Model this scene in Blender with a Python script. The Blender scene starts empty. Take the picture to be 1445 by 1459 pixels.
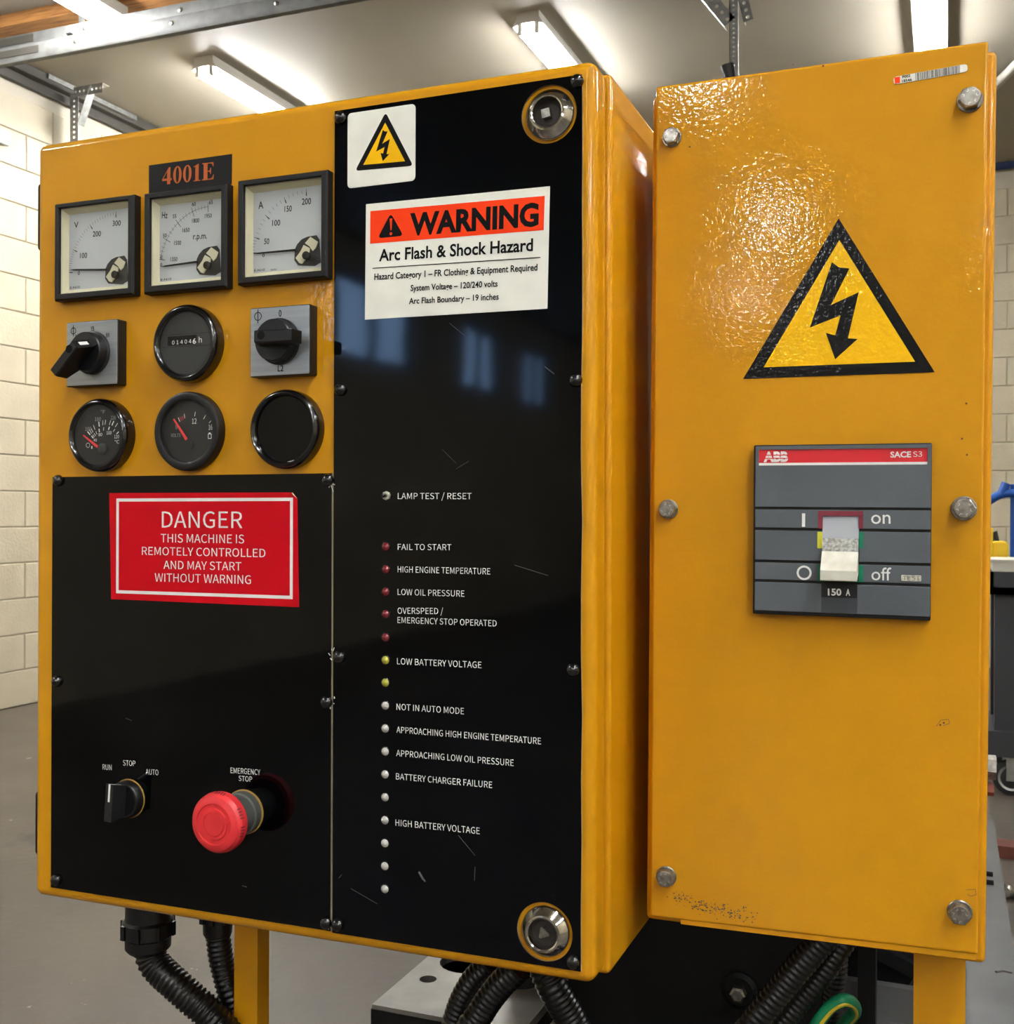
import bpy, bmesh, math, random
from math import sin, cos, pi, radians, atan2, hypot
from mathutils import Vector, Matrix
from mathutils.geometry import tessellate_polygon

random.seed(7)
C = bpy.context.scene.collection
sc = bpy.context.scene

# ------------------------------------------------------------------ camera
FPX, CX, CY = 1593.65, 722.5, 729.5
H = 1.12                                    # camera height above the floor
YAW, PIT, ROL = radians(21.3919), radians(-0.0545), radians(0.2261)
fw = Vector((-sin(YAW)*cos(PIT), cos(YAW)*cos(PIT), sin(PIT)))
r_ = Vector((cos(YAW), sin(YAW), 0)); u_ = r_.cross(fw)
rt = cos(ROL)*r_ + sin(ROL)*u_; up = -sin(ROL)*r_ + cos(ROL)*u_
CAM = Vector((0, 0, H))
cd = bpy.data.cameras.new('camera'); cam = bpy.data.objects.new('camera', cd); C.objects.link(cam)
M3 = Matrix((rt, up, -fw)).transposed()
cam.matrix_world = Matrix.Translation(CAM) @ M3.to_4x4()
cd.sensor_fit = 'HORIZONTAL'; cd.sensor_width = 36; cd.lens = FPX*36/1445
cd.clip_start = 0.02; cd.clip_end = 100
cd.dof.use_dof = True; cd.dof.focus_distance = 0.78; cd.dof.aperture_fstop = 40
sc.camera = cam

# ------------------------------------------------------------------ world, view, light levels
w = bpy.data.worlds.new('world'); sc.world = w; w.use_nodes = True
nt = w.node_tree; bg = nt.nodes['Background']
bg.inputs[0].default_value = (0.30, 0.50, 0.85, 1); bg.inputs[1].default_value = 1.4   # dusk daylight, enters by the windows only
sc.view_settings.view_transform = 'Standard'; sc.view_settings.look = 'None'
sc.view_settings.gamma = 1; sc.view_settings.use_curve_mapping = False
sc.view_settings.exposure = 3.15
TUBE = 17.0                                 # fluorescent tube emission
sc.cycles.use_denoising = True
sc.cycles.max_bounces = 10; sc.cycles.diffuse_bounces = 5; sc.cycles.glossy_bounces = 4
sc.cycles.transparent_max_bounces = 12
sc.cycles.sample_clamp_indirect = 6
sc.cycles.caustics_reflective = False; sc.cycles.caustics_refractive = False

def raydir(px, py):
    return (fw + rt*((px-CX)/FPX) - up*((py-CY)/FPX))
def onY(px, py, Y):
    d = raydir(px, py); return CAM + d*(Y/d.y)
def onZ(px, py, z):
    d = raydir(px, py); return CAM + d*((z-H)/d.z)
def onX(px, py, x):
    d = raydir(px, py); return CAM + d*(x/d.x)

# ------------------------------------------------------------------ materials
MATS = {}
def srgb(r, g, b):
    f = lambda c: (c/255/12.92) if c/255 <= 0.04045 else ((c/255+0.055)/1.055)**2.4
    return (f(r), f(g), f(b), 1)
def mat(name, col, rough=0.5, metal=0.0, coat=0.0, var=None, vscale=20, bump=0, bscale=400, spec=0.5, emit=0, detail=3, rvar=0, stretch=None, bdist=0.001):
    m = bpy.data.materials.new(name); m.use_nodes = True; n = m.node_tree; L = n.links
    b = n.nodes['Principled BSDF']
    b.inputs['Base Color'].default_value = col; b.inputs['Roughness'].default_value = rough
    b.inputs['Metallic'].default_value = metal; b.inputs['Specular IOR Level'].default_value = spec
    b.inputs['Coat Weight'].default_value = coat; b.inputs['Coat Roughness'].default_value = 0.08
    if emit:
        b.inputs['Emission Color'].default_value = col; b.inputs['Emission Strength'].default_value = emit
    tc = n.nodes.new('ShaderNodeTexCoord'); src = tc.outputs['Object']
    if stretch:
        mp = n.nodes.new('ShaderNodeMapping'); mp.inputs['Scale'].default_value = stretch
        L.new(src, mp.inputs[0]); src = mp.outputs[0]
    if var:
        t = n.nodes.new('ShaderNodeTexNoise'); t.inputs['Scale'].default_value = vscale; t.inputs['Detail'].default_value = detail
        L.new(src, t.inputs['Vector'])
        r = n.nodes.new('ShaderNodeValToRGB'); r.color_ramp.elements[0].position = 0.35; r.color_ramp.elements[1].position = 0.68
        r.color_ramp.elements[0].color = col; r.color_ramp.elements[1].color = var
        L.new(t.outputs['Fac'], r.inputs[0]); L.new(r.outputs[0], b.inputs['Base Color'])
        if rvar:
            mr = n.nodes.new('ShaderNodeMapRange'); mr.inputs[3].default_value = rough-rvar; mr.inputs[4].default_value = rough+rvar
            L.new(t.outputs['Fac'], mr.inputs[0]); L.new(mr.outputs[0], b.inputs['Roughness'])
    if bump:
        t = n.nodes.new('ShaderNodeTexNoise'); t.inputs['Scale'].default_value = bscale; t.inputs['Detail'].default_value = 1.5
        L.new(src, t.inputs['Vector'])
        bp = n.nodes.new('ShaderNodeBump'); bp.inputs['Strength'].default_value = bump; bp.inputs['Distance'].default_value = bdist
        L.new(t.outputs['Fac'], bp.inputs['Height']); L.new(bp.outputs[0], b.inputs['Normal'])
        if coat: L.new(bp.outputs[0], b.inputs['Coat Normal'])
    MATS[name] = m; return m

def paint(name, base, alt, bumpd):
    """glossy orange-peel enamel with little dirt chips"""
    m = mat(name, base, rough=0.5, coat=0.85, bump=1.0, bscale=330, bdist=bumpd, spec=0.15)
    n = m.node_tree; L = n.links; b = n.nodes['Principled BSDF']
    b.inputs['Coat Roughness'].default_value = 0.05; b.inputs['Coat IOR'].default_value = 1.4
    tc = n.nodes.new('ShaderNodeTexCoord')
    t = n.nodes.new('ShaderNodeTexNoise'); t.inputs['Scale'].default_value = 4; t.inputs['Detail'].default_value = 4
    L.new(tc.outputs['Object'], t.inputs['Vector'])
    r = n.nodes.new('ShaderNodeValToRGB'); r.color_ramp.elements[0].color = base; r.color_ramp.elements[1].color = alt
    r.color_ramp.elements[0].position = .3; r.color_ramp.elements[1].position = .7
    L.new(t.outputs['Fac'], r.inputs[0])
    # sparse dark chips
    v = n.nodes.new('ShaderNodeTexVoronoi'); v.inputs['Scale'].default_value = 26
    L.new(tc.outputs['Object'], v.inputs['Vector'])
    lt = n.nodes.new('ShaderNodeMath'); lt.operation = 'LESS_THAN'; lt.inputs[1].default_value = 0.028
    L.new(v.outputs['Distance'], lt.inputs[0])
    wn = n.nodes.new('ShaderNodeMath'); wn.operation = 'GREATER_THAN'; wn.inputs[1].default_value = 0.86
    sx = n.nodes.new('ShaderNodeSeparateColor'); L.new(v.outputs['Color'], sx.inputs[0]); L.new(sx.outputs[0], wn.inputs[0])
    mu = n.nodes.new('ShaderNodeMath'); mu.operation = 'MULTIPLY'; L.new(lt.outputs[0], mu.inputs[0]); L.new(wn.outputs[0], mu.inputs[1])
    mx = n.nodes.new('ShaderNodeMix'); mx.data_type = 'RGBA'
    L.new(mu.outputs[0], mx.inputs[0]); L.new(r.outputs[0], mx.inputs[6]); mx.inputs[7].default_value = srgb(90, 60, 25)
    L.new(mx.outputs[2], b.inputs['Base Color'])
    return m

paint('enamel', srgb(205, 144, 10), srgb(201, 139, 10), 0.00011)
paint('enamel_door', srgb(205, 144, 10), srgb(201, 139, 10), 0.00010)
mat('panel_black', srgb(1, 2, 4), rough=0.05, spec=0.28, var=srgb(3, 4, 6), vscale=6, rvar=0.02, bump=0.12, bscale=9, bdist=0.002)
mat('panel_edge', srgb(150, 140, 115), rough=0.6)
mat('black_plastic', srgb(12, 12, 14), rough=0.42, bump=0.3, bscale=900, bdist=0.0003)
mat('black_gloss', srgb(7, 7, 9), rough=0.2, coat=0.5)
mat('frame_black', srgb(18, 18, 19), rough=0.5, spec=.35)
mat('knob_black', srgb(14, 14, 16), rough=0.38)
mat('knob_face', srgb(24, 25, 27), rough=0.45)
mat('cream', srgb(214, 210, 178), rough=0.5)
mat('cream_dirty', srgb(226, 224, 206), rough=0.5, var=srgb(150, 146, 130), vscale=260, detail=4)
mat('dial', srgb(196, 202, 204), rough=0.6)
mat('dial_black', srgb(18, 18, 19), rough=0.6)
mat('hour_face', srgb(38, 41, 42), rough=0.45)
mat('ink', srgb(4, 4, 6), rough=0.6, spec=.15)
mat('ink_grey', srgb(95, 98, 100), rough=0.6)
mat('white_print', srgb(232, 232, 228), rough=0.6)
mat('grey_print', srgb(150, 152, 150), rough=0.6)
mat('needle_red', srgb(225, 50, 50), rough=0.45)
mat('sector_red', srgb(120, 35, 45), rough=0.5)
mat('alu', srgb(176, 180, 182), rough=0.36, metal=0.75, var=srgb(158, 163, 167), vscale=300, stretch=(0.05, 1, 1))
mat('chrome', srgb(215, 212, 205), rough=0.12, metal=1.0, var=srgb(165, 160, 150), vscale=150, rvar=0.06)
mat('zinc', srgb(176, 172, 164), rough=0.34, metal=1.0, var=srgb(128, 124, 118), vscale=220, rvar=0.1)
mat('zinc_stamp', srgb(232, 228, 222), rough=0.35, metal=0.6)
mat('sticker_white', srgb(242, 242, 232), rough=0.45, spec=0.2, var=srgb(230, 230, 220), vscale=25)
mat('sticker_yellow', srgb(246, 190, 0), rough=0.4, spec=.15, coat=.35, bump=0.8, bscale=330, bdist=0.0003)
mat('sticker_black', srgb(4, 4, 5), rough=0.4, spec=.15, coat=.35, bump=0.8, bscale=330, bdist=0.0003)
mat('sticker_orange', srgb(250, 62, 4), rough=0.5, spec=0.2)
mat('sticker_red', srgb(196, 6, 26), rough=0.4, spec=0.15)
mat('red_line', srgb(214, 38, 48), rough=0.35)
mat('maroon', srgb(122, 36, 52), rough=0.5)
mat('green', srgb(0, 122, 88), rough=0.5)
mat('lime', srgb(200, 200, 50), rough=0.5)
mat('orange_print', srgb(182, 92, 40), rough=0.5, spec=.2)
mat('label_black', srgb(8, 7, 10), rough=0.4, spec=.25)
mat('breaker_grey', srgb(88, 94, 99), rough=0.45, bump=0.3, bscale=1200, bdist=0.0002, var=srgb(83, 89, 94), vscale=12)
mat('breaker_grey_dark', srgb(58, 62, 67), rough=0.4)
mat('handle_grey', srgb(165, 170, 176), rough=0.5)  # light grey upper face in the toggle slot
mat('handle_white', srgb(222, 222, 210), rough=0.42, var=srgb(205, 203, 188), vscale=120)
mat('speckled', srgb(178, 180, 176), rough=0.5, var=srgb(110, 108, 100), vscale=500, detail=5)
mat('led_red', srgb(120, 26, 38), rough=0.12, coat=.6)
mat('led_yellow', srgb(178, 174, 60), rough=0.15, coat=.6)
mat('led_clear', srgb(188, 186, 180), rough=0.15, coat=.6)
mat('estop_red', srgb(222, 52, 56), rough=0.42, var=srgb(212, 44, 50), vscale=80)
mat('estop_grey', srgb(70, 74, 70), rough=0.5)
mat('brass', srgb(160, 125, 60), rough=0.45)
mat('barcode_ink', srgb(60, 50, 62), rough=0.5)
mat('block', srgb(200, 189, 164), rough=0.55, var=srgb(192, 181, 156), vscale=5, bump=0.5, bscale=60, bdist=0.004)
mat('mortar', srgb(196, 188, 170), rough=0.8)
mat('ceiling_white', srgb(154, 146, 131), rough=0.55, var=srgb(149, 141, 126), vscale=0.8)
mat('galv', srgb(178, 178, 174), rough=0.38, metal=0.8, var=srgb(150, 150, 146), vscale=30)
mat('latch_well', srgb(62, 56, 52), rough=0.55, metal=0.3)
mat('rail_steel', srgb(104, 104, 101), rough=0.6, metal=0.0, var=srgb(88, 88, 86), vscale=20)
mat('dark_metal', srgb(84, 80, 74), rough=0.5, metal=0.4)
mat('wood', srgb(176, 122, 66), rough=0.7, var=srgb(120, 76, 38), vscale=6, stretch=(1, 12, 12), detail=6)
mat('fixture_white', srgb(205, 202, 192), rough=0.4)
mat('conduit', srgb(12, 12, 13), rough=0.32)
mat('machine_black', srgb(6, 6, 7), rough=0.5, spec=.3, var=srgb(12, 12, 13), vscale=30, bump=0.5, bscale=90, bdist=0.001)
mat('skid_grey', srgb(88, 88, 88), rough=0.38, metal=0.2, var=srgb(66, 66, 67), vscale=9, detail=6, rvar=0.08)
mat('skid_top', srgb(168, 166, 160), rough=0.34, metal=0.45, var=srgb(128, 126, 120), vscale=14, detail=6, rvar=0.1)
mat('wire_green', srgb(20, 140, 92), rough=0.4)
mat('wire_yellow', srgb(222, 196, 40), rough=0.4)
mat('cart_black', srgb(52, 54, 58), rough=0.5)
mat('rubber', srgb(40, 40, 42), rough=0.7)
mat('blue_paint', srgb(28, 84, 168), rough=0.35)
mat('blue_dark', srgb(34, 52, 92), rough=0.5)
mat('yellow_plastic', srgb(240, 200, 20), rough=0.4)
mat('tray_white', srgb(224, 220, 208), rough=0.5)
mat('red_box', srgb(190, 30, 36), rough=0.5)
mat('wood_red', srgb(112, 60, 48), rough=0.7, var=srgb(84, 42, 34), vscale=10)
mat('sign_pale', srgb(205, 222, 214), rough=0.5)
mat('tube', (0.97, 0.985, 1.0, 1), rough=0.4, emit=TUBE)
# concrete floor: stained, lightly sealed
fm = mat('concrete', srgb(98, 90, 81), rough=0.38, var=srgb(76, 69, 63), vscale=0.9, detail=8, rvar=0.12, bump=0.3, bscale=30, bdist=0.003)
def floor_extra():
    n = fm.node_tree; L = n.links; b = n.nodes['Principled BSDF']
    old = b.inputs['Base Color'].links[0].from_socket
    tc = n.nodes.new('ShaderNodeTexCoord')
    def spots(scale, lo, hi, col, prev):
        t = n.nodes.new('ShaderNodeTexNoise'); t.inputs['Scale'].default_value = scale; t.inputs['Detail'].default_value = 6; t.inputs['Roughness'].default_value = .6
        L.new(tc.outputs['Object'], t.inputs['Vector'])
        r = n.nodes.new('ShaderNodeMapRange'); r.inputs[1].default_value = lo; r.inputs[2].default_value = hi
        L.new(t.outputs['Fac'], r.inputs[0])
        mx = n.nodes.new('ShaderNodeMix'); mx.data_type = 'RGBA'
        L.new(r.outputs[0], mx.inputs[0]); L.new(prev, mx.inputs[6]); mx.inputs[7].default_value = col
        return mx.outputs[2]
    o = spots(2.3, .60, .70, srgb(62, 58, 56), old)
    o = spots(14, .70, .74, srgb(205, 198, 186), o)
    L.new(o, b.inputs['Base Color'])
floor_extra()
# clear pane: mostly transparent with a Fresnel reflection
def glassmat(name, tint=(1, 1, 1, 1)):
    m = bpy.data.materials.new(name); m.use_nodes = True; n = m.node_tree; L = n.links
    n.nodes.remove(n.nodes['Principled BSDF'])
    tr = n.nodes.new('ShaderNodeBsdfTransparent'); tr.inputs[0].default_value = tint
    gl = n.nodes.new('ShaderNodeBsdfGlossy'); gl.inputs['Roughness'].default_value = 0.03
    fr = n.nodes.new('ShaderNodeFresnel'); ge = n.nodes.new('ShaderNodeNewGeometry')
    io = n.nodes.new('ShaderNodeMapRange'); io.inputs[3].default_value = 1.4; io.inputs[4].default_value = 1/1.4    # same reflectance on both faces
    L.new(ge.outputs['Backfacing'], io.inputs[0]); L.new(io.outputs[0], fr.inputs[0])
    mx = n.nodes.new('ShaderNodeMixShader')
    L.new(fr.outputs[0], mx.inputs[0]); L.new(tr.outputs[0], mx.inputs[1]); L.new(gl.outputs[0], mx.inputs[2])
    L.new(mx.outputs[0], n.nodes['Material Output'].inputs[0])
    MATS[name] = m; return m
glassmat('glass'); glassmat('glass_tint', (.9, .9, .9, 1))

# ------------------------------------------------------------------ mesh builder
class MB:
    def __init__(s): s.v = []; s.f = []; s.m = []; s.mats = []
    def mi(s, name):
        if name not in s.mats: s.mats.append(name)
        return s.mats.index(name)
    def add(s, verts, faces, m):
        k = len(s.v); i = s.mi(m)
        s.v += [tuple(p) for p in verts]; s.f += [tuple(a+k for a in f) for f in faces]; s.m += [i]*len(faces)
    def box(s, x0, x1, y0, y1, z0, z1, m):
        s.add([(x, y, z) for z in (z0, z1) for y in (y0, y1) for x in (x0, x1)],
              [(0, 1, 3, 2), (4, 6, 7, 5), (0, 4, 5, 1), (2, 3, 7, 6), (0, 2, 6, 4), (1, 5, 7, 3)], m)
    def chbox(s, x0, x1, y0, y1, z0, z1, m, c, axis='y', neg=True):
        """box with chamfered rim on one face"""
        P = []
        if axis == 'y':
            a, b = (y0, y1) if neg else (y1, y0); d = c if neg else -c
            P = [[(x0, b, z0), (x1, b, z0), (x1, b, z1), (x0, b, z1)],
                 [(x0, a+d, z0), (x1, a+d, z0), (x1, a+d, z1), (x0, a+d, z1)],
                 [(x0+c, a, z0+c), (x1-c, a, z0+c), (x1-c, a, z1-c), (x0+c, a, z1-c)]]
        else:
            a, b = (x0, x1) if neg else (x1, x0); d = c if neg else -c
            P = [[(b, y0, z0), (b, y1, z0), (b, y1, z1), (b, y0, z1)],
                 [(a+d, y0, z0), (a+d, y1, z0), (a+d, y1, z1), (a+d, y0, z1)],
                 [(a, y0+c, z0+c), (a, y1-c, z0+c), (a, y1-c, z1-c), (a, y0+c, z1-c)]]
        s.rings(P, m, cap=(True, True))
    def rings(s, R, m, cap=(True, True), close=False):
        n = len(R[0]); V = [p for r in R for p in r]; F = []
        K = len(R)
        for k in range(K if close else K-1):
            for i in range(n):
                F.append((k*n+i, k*n+(i+1) % n, ((k+1) % K)*n+(i+1) % n, ((k+1) % K)*n+i))
        if cap[0] and not close: F.append(tuple(reversed(range(n))))
        if cap[1] and not close: F.append(tuple((K-1)*n+i for i in range(n)))
        s.add(V, F, m)
    def lathe(s, cx, cz, prof, m, seg=48, cap=True, rot=0.0, y0=0.0, open_=False):
        """profile [(r, off)], off measured towards the viewer (-y)"""
        R = [[(cx+r*cos(2*pi*i/seg+rot), y0-o, cz+r*sin(2*pi*i/seg+rot)) for i in range(seg)] for r, o in prof]
        s.rings(R, m, cap=(cap and not open_, cap))
    def cyl(s, p0, p1, r, m, seg=16, r1=None):
        s.tube([p0, p1], [r, r if r1 is None else r1], m, seg)
    def tube(s, pts, rad, m, seg=12, cap=True):
        pts = [Vector(p) for p in pts]; n = len(pts)
        if not hasattr(rad, '__len__'): rad = [rad]*n
        R = []; prev = None
        for i in range(n):
            t = (pts[min(i+1, n-1)]-pts[max(i-1, 0)]).normalized()
            if prev is None:
                a = Vector((0, 0, 1)) if abs(t.z) < .9 else Vector((1, 0, 0))
                nx = t.cross(a).normalized()
            else:
                nx = (prev - t*prev.dot(t)).normalized()
            prev = nx; ny = t.cross(nx)
            R.append([tuple(pts[i]+(nx*cos(2*pi*k/seg)+ny*sin(2*pi*k/seg))*rad[i]) for k in range(seg)])
        s.rings(R, m, cap=(cap, cap))
    def prism(s, loops, off, thick, m, side=None, y=None):
        """polygon (with holes) in the local xz plane; front at y=-off, back at y=-off+thick"""
        loops = [[Vector((p[0], p[1], 0)) for p in l] for l in loops]
        tris = tessellate_polygon(loops); flat = [p for l in loops for p in l]
        yf = -off; n = len(flat)
        s.add([(p.x, yf, p.y) for p in flat], [tuple(t) for t in tris], m)
        if thick > 0:
            s.add([(p.x, yf+thick, p.y) for p in flat], [tuple(reversed(t)) for t in tris], m)
            V = []; F = []; k = 0
            for l in loops:
                N = len(l)
                V += [(p.x, yf, p.y) for p in l]+[(p.x, yf+thick, p.y) for p in l]
                F += [(k+i, k+(i+1) % N, k+N+(i+1) % N, k+N+i) for i in range(N)]; k += 2*N
            s.add(V, F, side or m)
    def rplate(s, x0, x1, z0, z1, off, thick, m, rc=0.002, re=0.0008, seg=5, holes=None):
        """rounded-corner plate with softened front edge"""
        def loop(ins, rcc):
            P = []
            for (cx, cz, a0) in ((x1-ins-rcc, z1-ins-rcc, 0), (x0+ins+rcc, z1-ins-rcc, 90), (x0+ins+rcc, z0+ins+rcc, 180), (x1-ins-rcc, z0+ins+rcc, 270)):
                for k in range(seg+1):
                    a = radians(a0+90*k/seg); P.append((cx+rcc*cos(a), cz+rcc*sin(a)))
            return P
        R = [[(p[0], -off+thick, p[1]) for p in loop(0, rc)]]
        for k in range(4):
            a = radians(90*k/3); ins = re*(1-cos(a)); o = re*(1-sin(a))
            R.append([(p[0], -off+o, p[1]) for p in loop(ins, max(rc-ins, 1e-5))])
        R.append([(p[0], -off, p[1]) for p in loop(re+.0006, max(rc-re, 1e-5))])   # keeps the flat face's normals true
        s.rings(R, m)
    def xform(s, fn): s.v = [tuple(fn(p)) for p in s.v]
    def text(s, str_, L, R, cap, off, m, weight=0.0, thick=0):
        v, f, x0, x1 = glyphs(str_, weight)
        L = Vector(L); R = Vector(R); d = (R-L); sx = d.length/(x1-x0); d.normalize(); n = Vector((-d.y, d.x)); sz = cap/(CAPB if weight > 0 else CAPH)
        V = []
        for p in v:
            q = L + d*((p[0]-x0)*sx) + n*(p[1]*sz)
            V.append((q.x, -off, q.y))
        s.add(V, f, m)
    def build(s, name, parent=None, smooth=True, angle=35, **props):
        me = bpy.data.meshes.new(name); me.from_pydata(s.v, [], s.f)
        for n_ in s.mats: me.materials.append(MATS[n_])
        me.polygons.foreach_set('material_index', s.m)
        bm = bmesh.new(); bm.from_mesh(me); bmesh.ops.recalc_face_normals(bm, faces=bm.faces)
        bm.to_mesh(me); bm.free()
        if smooth:
            me.polygons.foreach_set('use_smooth', [True]*len(me.polygons)); me.set_sharp_from_angle(angle=radians(angle))
        o = bpy.data.objects.new(name, me); C.objects.link(o)
        if parent: o.parent = parent
        for k, v in props.items(): o[k] = v
        return o

_gc = {}
try: FONT = bpy.data.fonts.load(bpy.utils.system_resource('DATAFILES')+'/fonts/Noto Sans CJK Regular.woff2')   # Blender's own bundled sans
except Exception: FONT = None
def glyphs(t, weight=0.0):
    key = (t, weight)
    if key in _gc: return _gc[key]
    c = bpy.data.curves.new('t', 'FONT'); c.body = t; c.size = 1; c.font = (FONT or c.font) if weight <= 0 else c.font; c.offset = max(weight, 0); c.resolution_u = 3
    o = bpy.data.objects.new('t', c); C.objects.link(o)
    bpy.context.view_layer.update()
    dg = bpy.context.evaluated_depsgraph_get(); me = bpy.data.meshes.new_from_object(o.evaluated_get(dg))
    v = [(p.co.x, p.co.y) for p in me.vertices]; f = [tuple(p.vertices) for p in me.polygons]
    bpy.data.objects.remove(o); bpy.data.curves.remove(c); bpy.data.meshes.remove(me)
    xs = [p[0] for p in v]
    _gc[key] = (v, f, min(xs), max(xs)); return _gc[key]
_v = glyphs('H')[0]; CAPH = max(p[1] for p in _v); _v = glyphs('H', .00001)[0]; CAPB = max(p[1] for p in _v)

def thing(name, label, cat, loc=(0, 0, 0), rot=None, group=None):
    o = bpy.data.objects.new(name, None); C.objects.link(o); o.empty_display_size = .05
    if rot is not None: o.matrix_world = Matrix.Translation(loc) @ rot.to_4x4()
    else: o.location = loc
    o['label'] = label; o['category'] = cat
    if group: o['group'] = group
    return o
def sub(name, parent, **props):
    o = bpy.data.objects.new(name, None); C.objects.link(o); o.parent = parent; o.empty_display_size = .02
    for k, v in props.items(): o[k] = v
    return o
def tag(o, label, cat, group=None):
    o['label'] = label; o['category'] = cat
    if group: o['group'] = group
    return o
def struct(o): o['kind'] = 'structure'; return o
def copy_tree(o, parent=None):
    c = o.copy(); C.objects.link(c)
    if parent: c.parent = parent
    for ch in list(o.children): copy_tree(ch, c)
    return c

class Frame:
    """local frame of a cabinet: x right, y into the cabinet, z up, origin on its front face's bottom centre"""
    def __init__(s, D, yaw, pitch, roll, xc, z0):
        s.R = Matrix.Rotation(yaw, 3, 'Z') @ Matrix.Rotation(pitch, 3, 'X') @ Matrix.Rotation(roll, 3, 'Y')
        s.O = Vector((0, D, H)) + s.R @ Vector((xc, 0, z0)); s.Ri = s.R.transposed()
        s.o = s.Ri @ (CAM-s.O)
    def uv(s, px, py, off=0.0):
        d = s.Ri @ raydir(px, py); t = (-off-s.o.y)/d.y; p = s.o + d*t
        return (p.x, p.z)
    def w(s, x, y, z): return s.O + s.R @ Vector((x, y, z))
    def rect(s, pts, off=0.0):
        """TL,TR,BR,BL pixels -> averaged x0,x1,z0,z1"""
        q = [s.uv(p[0], p[1], off) for p in pts]
        return ((q[0][0]+q[3][0])/2, (q[1][0]+q[2][0])/2, (q[2][1]+q[3][1])/2, (q[0][1]+q[1][1])/2)
    def quad(s, pts, off=0.0): return [s.uv(p[0], p[1], off) for p in pts]
    def text(s, b, t, L, R, cap, off, m, weight=0.0):
        l = s.uv(L[0], L[1], off); r = s.uv(R[0], R[1], off); c = s.uv(L[0], L[1]-cap, off)
        b.text(t, l, r, hypot(c[0]-l[0], c[1]-l[1]), off, m, weight)
def circ(cx, cz, r, n=40, a0=0): return [(cx+r*cos(a0+2*pi*i/n), cz+r*sin(a0+2*pi*i/n)) for i in range(n)]

# ================================================================== room shell
XL, YB, XR, YF, ZC = -4.9, 8.8, 5.2, -15.0, H+2.5
b = MB(); b.box(XL-.12, XR+.12, YF-.12, YB+.12, -.1, 0, 'concrete'); struct(b.build('floor'))
b = MB(); b.box(XL-.12, XR+.12, YF-.12, YB+.12, ZC, ZC+.1, 'ceiling_white'); struct(b.build('ceiling'))
# left wall with three window openings (seen only as reflections) towards the camera's back
WIN = [(-8.5, -7.1), (-10.9, -9.8), (-12.6, -11.7)]; WZ0, WZ1 = 2.55, 3.3
b = MB()
ys = [YB+.12]+[q for a, c in WIN for q in (c, a)]+[YF-.12]
for i in range(0, len(ys), 2): b.box(XL-.12, XL, ys[i+1], ys[i], 0, ZC, 'mortar')
for a, c in WIN:
    b.box(XL-.12, XL, a, c, 0, WZ0, 'mortar'); b.box(XL-.12, XL, a, c, WZ1, ZC, 'mortar')
wall_left = struct(b.build('wall_left', smooth=False))
b = MB(); b.box(XL, XR, YB, YB+.12, 0, ZC, 'mortar'); wall_back = struct(b.build('wall_back', smooth=False))
b = MB(); b.box(XR, XR+.12, YF-.12, YB+.12, 0, ZC, 'block'); struct(b.build('wall_right', smooth=False))
b = MB(); b.box(XL, XR, YF-.12, YF, 0, ZC, 'block'); struct(b.build('wall_front', smooth=False))
for k, (a, c) in enumerate(WIN):
    b = MB(); fr = .05
    for (p, q, r, s_) in ((a, c, WZ0, WZ0+fr), (a, c, WZ1-fr, WZ1), (a, a+fr, WZ0, WZ1), (c-fr, c, WZ0, WZ1), ((a+c)/2-.03, (a+c)/2+.03, WZ0, WZ1)):
        b.box(XL-.09, XL-.03, p, q, r, s_, 'dark_metal')
    wo = struct(b.build('window_%d' % (k+1)))
    g = MB(); g.box(XL-.062, XL-.058, a+fr, c-fr, WZ0+fr, WZ1-fr, 'glass'); g.build('pane', wo)

# concrete blocks, 0.4 x 0.2 m, running bond, painted; each its own piece where the photo can show them
BL, BH, J = 0.406, 0.2033, 0.0028
def block_mesh(L, axis):
    q = MB()
    if axis == 'x': q.chbox(0, .03, J, L-J, J, BH-J, 'block', .004, 'x', neg=False)
    else: q.chbox(J, L-J, -.03, 0, J, BH-J, 'block', .004, 'y', neg=True)
    o = q.build('block', smooth=False); me = o.data; bpy.data.objects.remove(o); return me
bx_full, bx_half = block_mesh(BL, 'x'), block_mesh(BL/2, 'x')
by_full, by_half = block_mesh(BL, 'y'), block_mesh(BL/2, 'y')
Y0 = YB-13*BL-.0
nrow = int(ZC/BH)
for r in range(nrow+1):
    z = r*BH
    if z+BH > ZC+.01: break
    y = YB
    if r % 2:
        y -= BL/2; o = bpy.data.objects.new('block', bx_half); C.objects.link(o); o.parent = wall_left; o.location = (XL-.020, y, z)
    for k in range(12 if r % 2 else 12):
        y -= BL; o = bpy.data.objects.new('block', bx_full); C.objects.link(o); o.parent = wall_left; o.location = (XL-.020, y, z)
    for k in range(12):
        x = -1.62+k*BL+(BL/2 if r % 2 else 0)
        o = bpy.data.objects.new('block', by_full); C.objects.link(o); o.parent = wall_back; o.location = (x, YB+.020, z)
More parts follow.
